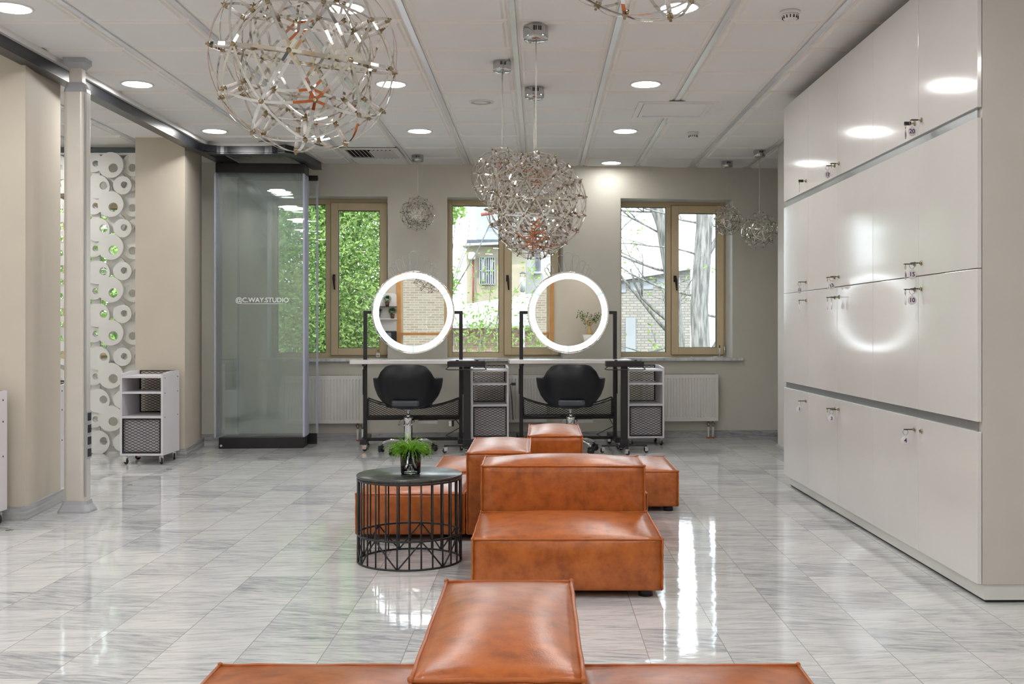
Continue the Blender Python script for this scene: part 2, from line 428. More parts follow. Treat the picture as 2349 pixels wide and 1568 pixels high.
back_wall()
def frame_box(mb, x0, x1, z0, z1, t, y0, y1, tb=None, tt=None):
    tb = t if tb is None else tb; tt = t if tt is None else tt
    mb.box(x0, x0+t, y0, y1, z0, z1); mb.box(x1-t, x1, y0, y1, z0, z1)
    mb.box(x0+t, x1-t, y0, y1, z0, z0+tb); mb.box(x0+t, x1-t, y0, y1, z1-tt, z1)
def make_window(n, u0, u1):
    w = u1-u0; h = WZ1-WZ0; z0 = WZ0+0.022; h = WZ1-z0
    rt = thing('window_%d' % n, None, None, wall_pos(u0, WD, 0), RZ); rt['kind'] = 'structure'
    k = w/1.2
    mb = MB()
    mb.box(0.004, 0.054*k, 0, 0.09, z0, WZ1-0.004); mb.box(w-0.035, w-0.004, 0, 0.09, z0, WZ1-0.004)
    mb.box(0.054*k, w-0.035, 0, 0.09, z0, z0+0.05); mb.box(0.054*k, w-0.035, 0, 0.09, WZ1-0.06, WZ1-0.004)
    mb.box(0.546*k, 0.606*k, 0, 0.09, z0+0.05, WZ1-0.06)
    mb.build('window_frame', M['win'], rt, bevel=0.003)
    s = MB(); sx0, sx1 = 0.60*k, w-0.028
    frame_box(s, sx0, sx1, z0+0.024, WZ1-0.044, 0.078, -0.028, 0.05, 0.078, 0.082)
    sash = s.build('sash', M['win'], rt, bevel=0.004)
    g = MB(); frame_box(g, 0.054*k, 0.546*k, z0+0.05, WZ1-0.06, 0.005, 0.02, 0.06)
    frame_box(g, sx0+0.078, sx1-0.078, z0+0.102, WZ1-0.126, 0.005, -0.01, 0.04)
    frame_box(g, sx0-0.004, sx1+0.004, z0+0.020, WZ1-0.040, 0.006, -0.004, 0.03)
    g.build('gasket', M['win_dark'], rt)
    MB().box(0.057*k, 0.543*k, 0.036, 0.042, z0+0.053, WZ1-0.063).build('pane', M['pane'], rt)
    MB().box(sx0+0.081, sx1-0.081, 0.012, 0.018, z0+0.105, WZ1-0.129).build('pane', M['pane'], rt)
    hm = MB(); zc = z0+0.86; xc = sx0+0.035
    hm.box(xc-0.014, xc+0.014, -0.040, -0.028, zc-0.035, zc+0.035)
    hm.tube([(xc, -0.04, zc), (xc, -0.075, zc+0.004), (xc+0.003, -0.085, zc-0.02), (xc+0.012, -0.08, zc-0.13)], [0.012, 0.013, 0.013, 0.008], 10)
    hm.build('handle', M['black_plastic'], sash)
    hg = MB(); hg.cyl((sx1+0.008, -0.034), 0.008, z0+0.03, z0+0.12, 10); hg.cyl((sx1+0.008, -0.034), 0.009, WZ1-0.17, WZ1-0.06, 10)
    hg.build('hinge', M['chrome'], sash)
    return rt
for n, (a, b) in enumerate(OPEN): make_window(n+1, a, b)
# marble sills
for n, (a, b, l, r) in enumerate([(OPEN[0][0], OPEN[0][1], 0.07, 0.07), (OPEN[1][0], OPEN[1][1], 0.08, 0.2), (OPEN[2][0], OPEN[2][1], 0.08, 0.10), (OPEN[3][0], OPEN[3][1], 0.07, 0.10)]):
    mb = MB(); mb.box(a-l, b+r, -0.06, 0.0, WZ0-0.012, WZ0+0.020); mb.box(a+0.005, b-0.005, 0.0, WD+0.06, WZ0-0.0, WZ0+0.020)
    struct(mb, 'trim_%d' % (n+2), M['sill'], loc=wall_pos(0), rot=(0, 0, RZ), bevel=0.003)

# other walls
struct(MB().box(XL-0.3, XL, YR-0.3, 12.1, 0, CEIL+0.05), 'wall_left', M['wall'])
mb = MB()
mb.box(XR, XR+0.3, YR-0.3, 4.5, 0, CEIL+0.05)
mb.box(2.52, XR+0.3, 4.62, 8.02, 0, CEIL+0.05)
struct(mb, 'wall_right', M['wall'])
pier = [(2.265, 8.06), (2.285, 10.2), (4.2, 10.2), (4.2, 8.06)]
struct(MB().prism(pier, 0, CEIL+0.05), 'wall_right_pier', M['pier'])
struct(MB().prism([(2.250, 8.06), (2.270, 10.215), (2.6, 10.215), (2.6, 8.06)], 0, 0.07), 'baseboard_right', M['skirting'])
struct(MB().box(3.9, 4.3, 10.2, 12.1, 0, CEIL+0.05), 'wall_right_niche', M['wall'])

# rear wall, seen in the mirrors, with two tall windows
R1, R2 = (-1.14, -0.16), (1.02, 2.10)
mb = MB(); T0, T1 = YR-0.3, YR; rz0, rz1 = 0.55, 2.60
for a, b in ((XL, R1[0]), (R1[1], R2[0]), (R2[1], XR)): mb.box(a, b, T0, T1, 0, CEIL+0.05)
for a, b in (R1, R2): mb.box(a, b, T0, T1, 0, rz0); mb.box(a, b, T0, T1, rz1, CEIL+0.05)
struct(mb, 'wall_rear', M['pillar'])
for n, (a, b) in enumerate((R1, R2)):
    rt = thing('window_%d' % (n+5), None, None, (a, YR-0.12, 0)); rt['kind'] = 'structure'
    w = b-a; f = MB(); frame_box(f, 0.0, w, rz0, rz1, 0.05, -0.04, 0.04)
    f.build('window_frame', M['win'], rt)
    f = MB(); frame_box(f, -0.09, w+0.09, rz0-0.06, rz1+0.06, 0.09, 0.12, 0.145); f.build('architrave', M['orange_wood'], rt)
    MB().box(0.05, w-0.05, -0.004, 0.004, rz0+0.05, rz1-0.05).build('pane', M['rear_pane'], rt)
    MB().box(0.0, w, 0.06, 0.10, 1.02, 1.08).build('guard_rail', M['orange_wood'], rt)

# pillars on the left
def pillar(name, poly, sk):
    struct(MB().prism(poly, 0, CEIL+0.03), name, M['pillar'])
    struct(MB().prism(sk, 0, 0.085), 'baseboard_'+name.split('_', 1)[1], M['skirting'])
pillar('wall_left_pillar_near', [(-4.4, 6.55), (-3.16, 6.55), (-3.255, 7.24), (-4.4, 7.24)], [(-4.41, 6.535), (-3.143, 6.535), (-3.24, 7.255), (-4.41, 7.255)])
pillar('wall_left_pillar_far', [(-3.668, 9.67), (-3.218, 9.67), (-3.36, 10.6), (-3.668, 10.6)], [(-3.68, 9.655), (-3.20, 9.655), (-3.34, 10.615), (-3.68, 10.615)])

# rail of the folding glass wall
def offset_path(pts, w):
    L, R = [], []
    for i, p in enumerate(pts):
        a = Vector(pts[max(i-1, 0)]); b = Vector(pts[min(i+1, len(pts)-1)])
        t = (b-a).normalized(); nrm = Vector((-t.y, t.x))
        L.append(Vector(p)+nrm*w); R.append(Vector(p)-nrm*w)
    return L, R
def ribbon_prism(mb, pts, w, z0, z1):
    L, R = offset_path(pts, w); n = len(pts)
    vs = [(p.x, p.y, z0) for p in L]+[(p.x, p.y, z0) for p in R]+[(p.x, p.y, z1) for p in L]+[(p.x, p.y, z1) for p in R]
    fs = []
    for i in range(n-1):
        fs += [(i, i+1, n+i+1, n+i), (2*n+i, 3*n+i, 3*n+i+1, 2*n+i+1), (i, 2*n+i, 2*n+i+1, i+1), (n+i, n+i+1, 3*n+i+1, 3*n+i)]
    fs += [(0, n, 3*n, 2*n), (n-1, 3*n-1, 4*n-1, 2*n-1)]
    mb.add(vs, fs)
def arc(cx, cy, r, a0, a1, n=10):
    return [(cx+r*math.cos(math.radians(a0+(a1-a0)*k/n)), cy+r*math.sin(math.radians(a0+(a1-a0)*k/n))) for k in range(n+1)]
path = [(-3.14, -2.1), (-3.14, 9.68)]+arc(-2.90, 9.70, 0.24, 180, 90)+arc(-2.55, 9.70, 0.24, 90, 40, 5)+[(-2.33, 9.92), (-2.27, 10.9)]
rail = thing('sliding_track', 'long black ceiling track that carries the folding glass wall', 'track', (0, 0, 0))
mb = MB(); ribbon_prism(mb, path, 0.04, 2.81, 2.872); mb.build('rail', M['black_gloss'], rail)
mb = MB(); ribbon_prism(mb, path, 0.046, 2.796, 2.806); mb.build('lower_lip', M['black_gloss'], rail)
mb = MB(); ribbon_prism(mb, path, 0.025, 2.806, 2.81); mb.build('groove', M['slot'], rail)
mb = MB(); ribbon_prism(mb, [(-3.14, 9.7), (-3.12, 11.0)], 0.04, 2.80, 2.872); mb.build('parking_rail', M['black_gloss'], rail)
mb = MB(); ribbon_prism(mb, [(-3.14, -2.1), (-3.14, 9.9), (-2.28, 9.94), (-2.28, 11.0)], 0.065, 2.872, CEIL-0.016); mb.build('mounting_board', M['white_metal'], rail)

# folded glass panels parked in a stack
FR = ['frontmost panel of the folded glass wall, carrying white lettering']
NP = 7
for i in range(NP):
    lab = ['frontmost panel of the parked folding glass wall, with white lettering', 'second glass panel of the parked stack, right behind the lettered one',
           'third glass panel from the front of the parked folding wall', 'middle glass panel of the seven parked folding wall leaves',
           'fifth glass panel from the front of the parked folding wall', 'sixth glass panel in the parked stack, before the last narrow header',
           'rearmost glass panel, header standing lower and out to the right of the stack'][i]
    last = i == NP-1
    y = 10.41+i*0.052; x0, x1 = -3.165, -2.305
    if last: x0, x1, y = -3.02, -2.225, 10.80
    p = thing('glass_panel', lab, 'glass panel', (x0-SA*(y-10.41), 10.41+CA*(y-10.41)+(0.06 if i == NP-1 else 0.0)*0, 0), RZ+math.radians([0.0, 0.5, -0.4, 0.3, -0.3, 0.4, 0.0][i]), 'folded glass wall panels')
    w = x1-x0; zt = 2.794-(0.06 if last else 0)
    MB().box(0.03 if not last else 0.0, w-0.012, 0, 0.03, 0.0, 0.108).build('bottom_rail', M['black'], p, bevel=0.004)
    MB().box(0.0, w, -0.002, 0.036, 2.70-(0.0 if not last else 0.02), zt).build('top_rail', M['black'], p, bevel=0.004)
    MB().box(0.004, w-0.02, 0.009, 0.021, 0.108, 2.70).build('glass', M['panel_glass'], p)
    s = MB(); s.box(w-0.018, w, 0.002, 0.026, 0.109, 2.699); s.build('edge_seal', M['seal'], p)
    s = MB(); s.box(-0.014, 0.003, 0.004, 0.026, 0.109, 2.699); s.build('edge_seal', M['seal'], p)
    if i == 0:
        tx = text('@C.WAY.STUDIO', 0.064, M['frost'], p, ((550+648)/2, 0, 0), (PI/2, 0, 0), 'lettering', 0.0006, offset=0.0012)
        tx.location = (at(599.5, 10.41)-x0, 0.0075, 1.18+(752-688)/F*10.41)
        l = MB(); cx = tx.location.x; l.box(cx-0.208, cx+0.208, 0.007, 0.0088, tx.location.z-0.036, tx.location.z-0.031); l.build('underline', M['frost'], p)
        MB().cyl((0, 0), 0.012, 0, 0.006, 14).build('bolt', M['chrome'], p, (0.055, 0.0, 0.03), (PI/2, 0, 0))

# ------------------------------------------------------------------ power pole
pp = thing('power_pole', 'square satin aluminium power pole with black sockets standing beside the near pillar', 'power pole', (-2.975, 6.86, 0))
def rrect(w, d, r, n=5):
    out = []
    for cx, cy, a0 in ((w/2-r, d/2-r, 0), (-w/2+r, d/2-r, 90), (-w/2+r, -d/2+r, 180), (w/2-r, -d/2+r, 270)):
        for k in range(n+1):
            a = math.radians(a0+90*k/n); out.append((cx+r*math.cos(a), cy+r*math.sin(a)))
    return out
def loft(mb, secs):
    n = len(secs[0][0]); vs = [(x, y, z) for poly, z in secs for x, y in poly]
    mb.add(vs, [tuple(range(n-1, -1, -1)), tuple(range((len(secs)-1)*n, len(secs)*n))])
    b = len(mb.v)-len(vs)
    for i in range(len(secs)-1):
        for k in range(n):
            mb.f.append([b+i*n+k, b+i*n+(k+1) % n, b+(i+1)*n+(k+1) % n, b+(i+1)*n+k]); mb.sm.append(False)
mb = MB(); loft(mb, [(rrect(0.142, 0.11, 0.03), 0.055), (rrect(0.142, 0.11, 0.03), 2.69)]); mb.build('column', M['pole'], pp)
mb = MB(); loft(mb, [(rrect(0.208, 0.17, 0.035), 0.0), (rrect(0.205, 0.168, 0.035), 0.012), (rrect(0.165, 0.13, 0.03), 0.05), (rrect(0.156, 0.122, 0.03), 0.075)]); mb.build('base', M['pole_cap'], pp)
mb = MB(); loft(mb, [(rrect(0.146, 0.114, 0.03), 2.69), (rrect(0.140, 0.11, 0.03), 2.712), (rrect(0.092, 0.075, 0.01), 2.755)]); mb.build('collar', M['pole_cap'], pp)
mb = MB(); loft(mb, [(rrect(0.082, 0.066, 0.008), 2.755), (rrect(0.082, 0.066, 0.008), 2.87)]); mb.build('telescopic_tube', M['pole'], pp)
mb = MB(); loft(mb, [(rrect(0.092, 0.075, 0.008), 2.845), (rrect(0.145, 0.12, 0.012), 2.878), (rrect(0.145, 0.12, 0.012), 2.908)]); mb.build('ceiling_flange', M['pole_cap'], pp)
MB().box(0.0705, 0.0715, -0.052, -0.03, 0.1, 2.68).build('cover_strip', M['pole_cap'], pp)
for k in range(4):
    z = 0.61-k*0.077
    s = MB(); s.box(0.071, 0.077, -0.034, 0.034, z-0.037, z+0.037); so = s.build('socket', M['pole_cap'], pp, bevel=0.002)
    s = MB(); s.box(0.076, 0.080, -0.026, 0.026, z-0.026, z+0.026); s.build('insert', M['black_plastic'], so, bevel=0.004)
    s = MB(); s.box(0.080, 0.082, -0.004, 0.004, z-0.003, z+0.003); s.build('earth_pin', M['brass'], so)

# ------------------------------------------------------------------ screen of discs
scr = thing('disc_screen', 'white room divider made of overlapping discs with round holes', 'room divider', (0, 10.1, 0))
def disc_mesh(mb, cx, cz, R, hx, hz, hr, y0, y1, n=36):
    o0 = [(cx+R*math.cos(2*PI*k/n), cz+R*math.sin(2*PI*k/n)) for k in range(n)]
    h0 = [(cx+hx+hr*math.cos(2*PI*k/n), cz+hz+hr*math.sin(2*PI*k/n)) for k in range(n)]
    vs = [(x, y0, z) for x, z in o0]+[(x, y0, z) for x, z in h0]+[(x, y1, z) for x, z in o0]+[(x, y1, z) for x, z in h0]
    fs = []
    for k in range(n):
        j = (k+1) % n
        fs += [(k, j, n+j, n+k), (2*n+k, 3*n+k, 3*n+j, 2*n+j), (k, 2*n+k, 2*n+j, j), (n+k, n+j, 3*n+j, 3*n+k)]
    mb.add(vs, fs)
sy = F/10.1
def sx(px): return (px-VX)/sy
def sz(py): return CAMZ+(VY-py)/sy
per = 97.3
# one repeat of the pattern in photograph offsets: x, y, radius, hole offset x, y, hole radius, layer
UNIT = [(264, 373.5, 28, 6, 7, 10.5, 3), (232.6, 431, 26, 13, -3, 9.0, 2), (291, 428, 20, 4, -1, 7.5, 3), (221, 374, 21, 4, 2, 7.0, 1),
        (269, 416, 22, 6, 3, 8.5, 0), (206, 399, 26, 0, 1, 8.5, 0), (313, 374, 26, -3, 7, 9.0, 1), (196, 428, 21, 4, 1, 7.5, 1),
        (180, 378, 26, 4, 5, 9.5, 2), (160, 420, 26, -3, 4, 9.5, 3), (138, 385, 26, 8, 4, 9.0, 1), (320, 428, 24, 0, 0, 8.0, 0),
        (118, 430, 27, 5, 3, 9.5, 2)]
cnt = 0
for row in range(-1, 8):
    for (px, py, R, hx, hy, hr, lay) in UNIT:
        y = py+row*per
        if y-R < 338 or y+R > 1062: continue
        if y-R < 354: y = 354+R
        if y+R > 1038: y = 1038-R
        if cnt >= 98: continue
        cnt += 1
        mb = MB(); yy = -0.026*lay-0.0013*(cnt % 13)-0.0006*(row % 2)
        disc_mesh(mb, 0, 0, R*1.04/sy, hx/sy, -hy/sy, hr/sy, yy-0.028, yy)
        mb.build('disc', M['disc'], scr, (sx(px), 0, sz(y)))
MB().box(sx(60), -3.69, -0.06, 0.0, 2.815, 2.83).build('top_batten', M['disc'], scr)
MB().box(sx(60), -3.69, -0.06, 0.0, 0.0, 0.012).build('bottom_batten', M['disc'], scr)
struct(MB().box(-7.1, -3.69, 10.24, 10.4, 2.80, CEIL-0.017), 'trim_6', M['steel_blue'])

# ------------------------------------------------------------------ lockers
LR = math.radians(0.62)
LX, LY = 1.878, 4.565
CWD = 0.69
def lpos(x, y): return Vector((LX+x*math.cos(LR)-y*math.sin(LR), LY+x*math.sin(LR)+y*math.cos(LR), 0))
ROWS = [(0.082, 0.735), (0.778, 1.434), (1.438, 2.082), (2.128, 2.834)]
LOCKZ = [0.676, 1.372, 1.498, 2.197]
LNAME = ['white gloss locker column nearest the camera, with keys 10, 15 and 20', 'second white gloss locker column from the camera, with keys 4 and 14',
         'middle white gloss locker column of five, with keys 3 and 13', 'fourth white gloss locker column from the camera, with key 17 above',
         'farthest white gloss locker column from the camera, with keys 1 and 11']
for c in range(5):
    L = thing('locker_cabinet', LNAME[c], 'locker', lpos(0, c*CWD), LR, 'white gloss locker columns')
    y0, y1 = 0.0, CWD
    body = MB(); body.box(0.021, 0.60, 0.0 if c else 0.02, y1-0.0005, 0.082, 2.834)
    body.build('body', M['locker_side'], L)
    if c == 0:
        MB().box(0.0215, 0.60, 0.0, 0.0195, 0.082, 2.834).build('side_panel', M['locker_side'], L)
    MB().box(0.035, 0.6, 0.012 if c == 0 else 0.0, y1-(0.03 if c == 4 else 0), 0.012, 0.082).build('plinth', M['plinth'], L)
    MB().box(0.045, 0.6, 0.02 if c == 0 else 0.0, y1-(0.04 if c == 4 else 0), 0.0, 0.012).build('plinth_seal', M['slot'], L)
    for z0, z1 in ((0.735, 0.778), (2.082, 2.128)):
        ch = MB(); ch.box(0.012, 0.0212, 0.03 if c == 0 else 0.0, y1-(0.03 if c == 4 else 0), z0-0.004, z1+0.004)
        ch.build('handle_channel', M['alu'], L)
    for r, (z0, z1) in enumerate(ROWS):
        d = MB().box(0.0, 0.019, y0+0.0012, y1-0.0012, z0, z1).build('door', M['locker'], L, bevel=0.0015)
        near = c in (1, 3, 4)
        ly = 0.045 if near else CWD-0.045
        lk = MB(); lk.lathe([(0.001, -0.004), (0.0125, -0.003), (0.0125, 0.0)], 16, Matrix.Translation((0, ly, LOCKZ[r])) @ Matrix.Rotation(PI/2, 4, 'Y') @ Matrix.Diagonal((1, 1, 1, 1)))
        lk.lathe([(0.0075, -0.010), (0.0075, -0.003)], 12, Matrix.Translation((0, ly, LOCKZ[r])) @ Matrix.Rotation(PI/2, 4, 'Y'))
        lk.build('lock', M['lock'], d)
# keys with numbered tags
NUM = {(r, c): 5*r+(5-c) for r in range(4) for c in range(5)}
TW = {1: 25, 2: 80, 3: 12, 4: 3, 7: 84, 8: 82, 9: 80, 10: 5, 11: 30, 12: 82, 13: 12, 14: 60, 15: 6, 16: 84, 17: 22, 18: 84, 19: 62, 20: 10, 6: 86}
ROWW = ['bottom', 'second', 'third', 'top']; COLW = ['nearest', 'second', 'middle', 'fourth', 'farthest']
kb = MB(); kb.box(-0.018, -0.010, -0.001, 0.001, -0.004, 0.004)
kb = MB(); kb.box(-0.020, -0.010, -0.0012, 0.0012, -0.004, 0.004)
me_blade = kb.build('blade_tmp', M['lock']).data
kb = MB(); kb.box(-0.054, -0.020, -0.0022, 0.0022, -0.009, 0.009); t_ = kb.build('bow_tmp', M['black_plastic'], bevel=0.0); me_bow = t_.data
kb = MB(); kb.tube([(0.013*math.cos(2*PI*k/16), 0, 0.013*math.sin(2*PI*k/16)) for k in range(16)], 0.0013, 6, True); me_ring = kb.build('ring_tmp', M['lock']).data
kb = MB(); kb.lathe([(0.0005, -0.0016), (0.0205, -0.0016), (0.0225, 0.0), (0.0205, 0.0016), (0.0005, 0.0016)], 24, Matrix.Rotation(PI/2, 4, 'X')); kb.box(-0.004, 0.004, -0.0015, 0.0015, 0.021, 0.030); me_tag = kb.build('tag_tmp', M['tag']).data
for nm in ('blade_tmp', 'bow_tmp', 'ring_tmp', 'tag_tmp'): bpy.data.objects.remove(bpy.data.objects[nm])
for (r, c), n in NUM.items():
    if n == 5: continue
    near = c in (1, 3, 4)
    ly = 0.045 if near else CWD-0.045
    legible = TW[n] < 45
    lab = ('key with round tag numbered %d in the %s row of lockers' % (n, ROWW[r])) if legible else \
          ('key with tag seen edge-on, %s locker row, %s column from the camera' % (ROWW[r], COLW[c]))
    p = lpos(-0.0, c*CWD+ly)
    K = thing('locker_key', lab, 'key', (p.x, p.y, LOCKZ[r]), LR, 'keys hanging in the locker doors')
    b = link('blade', me_blade, K)
    turn = 0 if n not in (16, 19) else 1
    bow = link('bow', me_bow, K, rot=(PI/2 if not turn else 0, 0, 0))
    tw = math.radians(TW[n])
    ring = link('key_ring', me_ring, K, (-0.048, 0, -0.014), (0, 0, tw))
    tg = link('number_tag', me_tag, K, (-0.048, 0, -0.056), (0, 0 if n != 13 else math.radians(-25), tw))
    tx = text(str(n), 0.030, M['purple'], tg, (0, -0.0022, 0), (PI/2, 0, 0), 'number', 0.0003, offset=0.0006)

# ------------------------------------------------------------------ sofas
def pillow(w, d, h, bt, bs, n=14, open_bottom=False, pinch=0.012):
    """box with domed faces and tight seamed edges; origin at the middle of the bottom"""
    mb = MB()
    def face(org, ax, ay, nrm, bul):
        vs = []; fs = []
        for j in range(n+1):
            for i in range(n+1):
                u = -1+2*i/n; v = -1+2*j/n
                p = org+ax*u+ay*v
                k = (1-abs(u)**2.6)*(1-abs(v)**2.6)
                vs.append(p+nrm*bul*k)
        for j in range(n):
            for i in range(n):
                fs.append((j*(n+1)+i, j*(n+1)+i+1, (j+1)*(n+1)+i+1, (j+1)*(n+1)+i))
        mb.add(vs, fs, True)
    X, Y, Z = Vector((w/2, 0, 0)), Vector((0, d/2, 0)), Vector((0, 0, h/2))
    c = Vector((0, 0, h/2))
    face(c+Z, X, Y, Vector((0, 0, 1)), bt)
    face(c-Z, X, -Y, Vector((0, 0, -1)), 0.0)
    face(c-Y, X, Z, Vector((0, -1, 0)), bs)
    face(c+Y, -X, Z, Vector((0, 1, 0)), bs)
    face(c+X, Y, Z, Vector((1, 0, 0)), bs)
    face(c-X, -Y, Z, Vector((-1, 0, 0)), bs)
    # edges sag in a little between the corners, the way filled cushions do
    for i, v in enumerate(mb.v):
        x, y, z = v
        u, q, t = abs(x)/(w/2), abs(y)/(d/2), z/h
        if t > 0.5:
            sag = pinch*((1-min(1, u)**4)*(q > 0.97)*(q < 1.02)+(1-min(1, q)**4)*(u > 0.97)*(u < 1.02))*0.0
            z -= sag
        mb.v[i] = (x, y, z)
    return mb
def piping(w, d, h, r=0.0048):
    mb = MB()
    def wob(p, q, n=12):
        p, q = Vector(p), Vector(q); out = []
        for k in range(n+1):
            t = k/n; v = p.lerp(q, t)
            v += Vector((random.uniform(-1, 1), random.uniform(-1, 1), random.uniform(-1, 1)))*0.0012*(0 < k < n)
            out.append(v)
        return out
    a, b = w/2, d/2
    cs = [(-a, -b), (a, -b), (a, b), (-a, b)]
    for i in range(4):
        p, q = cs[i], cs[(i+1) % 4]
        mb.tube(wob((*p, h), (*q, h)), r, 8)
        mb.tube(wob((*p, 0.005), (*p, h)), r, 8)
    for p in cs: mb.sphere((p[0], p[1], h+0.002), r*1.5, 8, 6)
    return mb
def cushion(name, parent, x0, x1, y0, y1, z0, z1, bt=0.035, bs=0.018):
    w, d, h = x1-x0, y1-y0, z1-z0
    o = pillow(w, d, h, bt, bs).build(name, M['leather'], parent, ((x0+x1)/2, (y0+y1)/2, z0), weld=True)
    piping(w, d, h).build('piping', M['piping'], o)
    return o
def feet(parent, x0, x1, y0, y1):
    for x in (x0+0.07, x1-0.07):
        for y in (y0+0.07, y1-0.07):
            mb = MB(); mb.cyl((x, y), 0.032, 0.0, 0.036, 16); mb.build('foot', M['black_plastic'], parent)
SEAT, BACK = 0.258, 0.485
def double_sofa(label, y0, y1, xl, xa, xb, xr):
    s = thing('sofa', label, 'sofa', (xa, y0, 0), 0, 'low orange leather modular sofas')
    W = lambda x: x-xa
    D = y1-y0
    cushion('seat', s, W(xl)+0.012, -0.010, 0.012, D-0.012, 0.035, SEAT, 0.04)
    cushion('seat', s, W(xb)+0.010, W(xr)-0.012, 0.012, D-0.012, 0.035, SEAT, 0.04)
    cushion('backrest', s, 0.004, W(xb)-0.004, 0.006, D-0.006, 0.035, BACK, 0.036, 0.006)
    for a, b in ((W(xl), 0), (0.0, W(xb)), (W(xb), W(xr))): 
        feet(s, a, b, 0, D)
    return s
double_sofa('orange leather back to back sofa nearest the camera, cut by the photo bottom', 2.095, 2.925, -0.885, -0.258, 0.092, 0.72)
double_sofa('orange leather back to back sofa with its left seat behind the wire table', 5.90, 6.72, -1.03, -0.405, -0.05, 0.61)
double_sofa('farthest orange leather back to back sofa, in front of the right styling station', 6.83, 7.65, -0.70, -0.075, 0.28, 0.905)
s1 = thing('sofa', 'orange leather sofa with one low seat facing the camera, right of the wire table', 'sofa', (-0.30, 4.64, 0), 0, 'low orange leather modular sofas')
cushion('seat', s1, 0.008, 0.838, 0.008, 0.70, 0.035, SEAT, 0.045)
cushion('backrest', s1, 0.01, 0.83, 0.72, 1.12, 0.035, BACK, 0.036)
feet(s1, 0.0, 0.84, 0, 1.1)

# ------------------------------------------------------------------ wire coffee table and fern
ct = thing('coffee_table', 'round black wire drum coffee table beside the orange leather sofa', 'table', (-0.66, 5.425, 0))
TR = 0.262
MB().lathe([(0.001, 0.424), (0.262, 0.424), (0.268, 0.430), (0.268, 0.437), (0.264, 0.441), (0.001, 0.441)], 64).build('table_top', M['table_top'], ct)
for z, r in ((0.004, TR), (0.142, TR), (0.418, TR)):
    MB().tube(circle((0, 0), r, 56, z), 0.0055, 8, True).build('ring', M['black'], ct)
NB = 28
def on_drum(a, z): return (TR*math.cos(a), TR*math.sin(a), z)
for k in range(NB):
    a = 2*PI*(k+0.5)/NB
    MB().tube([on_drum(a, 0.004), on_drum(a, 0.418)], 0.0042, 8).build('bar', M['black'], ct)
    if k % 2 == 0:
        a2 = 2*PI*(k+2.5)/NB; za, zb = (0.142, 0.004) if k % 4 else (0.004, 0.142)
        MB().tube([on_drum(a+(a2-a)*q/6, za+(zb-za)*q/6) for q in range(7)], 0.004, 8).build('strut', M['black'], ct)
fp = thing('potted_fern', 'feathery green fern in a glass of soil on the black wire table', 'plant', (-0.652, 5.40, 0.4425))
MB().lathe([(0.001, 0.0), (0.046, 0.0), (0.050, 0.004), (0.0535, 0.125), (0.0515, 0.125), (0.0480, 0.017), (0.001, 0.017)], 32).build('glass', M['cup'], fp)
MB().lathe([(0.001, 0.026), (0.0465, 0.026), (0.0495, 0.105), (0.03, 0.112), (0.001, 0.115)], 24).build('soil', M['soil'], fp)
mb = MB()
for k in range(230):
    a = random.uniform(0, 2*PI); L = random.uniform(0.06, 0.135); out = random.uniform(0.4, 1.0)
    r0 = random.uniform(0, 0.035); x, y, z = r0*math.cos(a), r0*math.sin(a), 0.108
    pts = []; el = random.uniform(0.35, 1.25)
    for q in range(6):
        pts.append(Vector((x, y, z)))
        st = L/5; x += math.cos(a)*math.cos(el)*st; y += math.sin(a)*math.cos(el)*st; z += math.sin(el)*st; el -= 0.5*out
    mb.tube(pts, [0.0016, 0.0016, 0.0015, 0.0013, 0.001, 0.0006], 4)
    for q in range(1, 6):
        for s in range(4):
            d = Vector((random.uniform(-1, 1), random.uniform(-1, 1), random.uniform(-0.3, 0.8))).normalized()*random.uniform(0.010, 0.02)
            p = pts[q]; e = p+d; sd = d.cross(Vector((0, 0, 1))).normalized()*0.0011
            mb.add([p-sd, p+sd, e], [(0, 1, 2)])
for k in range(9):
    a = random.uniform(0, 2*PI); mb.tube([(0, 0, 0.11), (0.01*math.cos(a), 0.01*math.sin(a), 0.16), (0.035*math.cos(a), 0.035*math.sin(a), random.uniform(0.19, 0.225))], [0.0013, 0.001, 0.0006], 4)
mb.build('foliage', M['fern'], fp)

# ------------------------------------------------------------------ expanded metal mesh
def mesh_panel(mb, x0, x1, z0, z1, y, cw=0.052, ch=0.0245, t=0.0042, lim=None, th=0.003):
    nx = max(1, round((x1-x0)/cw*2)); dx = (x1-x0)/nx
    nz = max(1, round((z1-z0)/ch)); dz = (z1-z0)/nz
    for j in range(nz+1):
        for i in range(nx):
            for sgn in (1, -1):
                za = z0+j*dz+(0 if (i % 2 == 0) else sgn*dz/2); zb = z0+j*dz+(sgn*dz/2 if (i % 2 == 0) else 0)
                xa = x0+i*dx; xb = xa+dx
                if min(za, zb) < z0-1e-6 or max(za, zb) > z1+1e-6: continue
                if lim and max(za-lim(xa), zb-lim(xb)) > 0: continue
                vs = [(xa, y, za-t/2), (xb, y, zb-t/2), (xb, y, zb+t/2), (xa, y, za+t/2)]
                vs += [(a, y+th, b) for a, _, b in vs]
                mb.add(vs, [(0, 1, 2, 3), (7, 6, 5, 4), (0, 4, 5, 1), (2, 6, 7, 3)])
    return mb
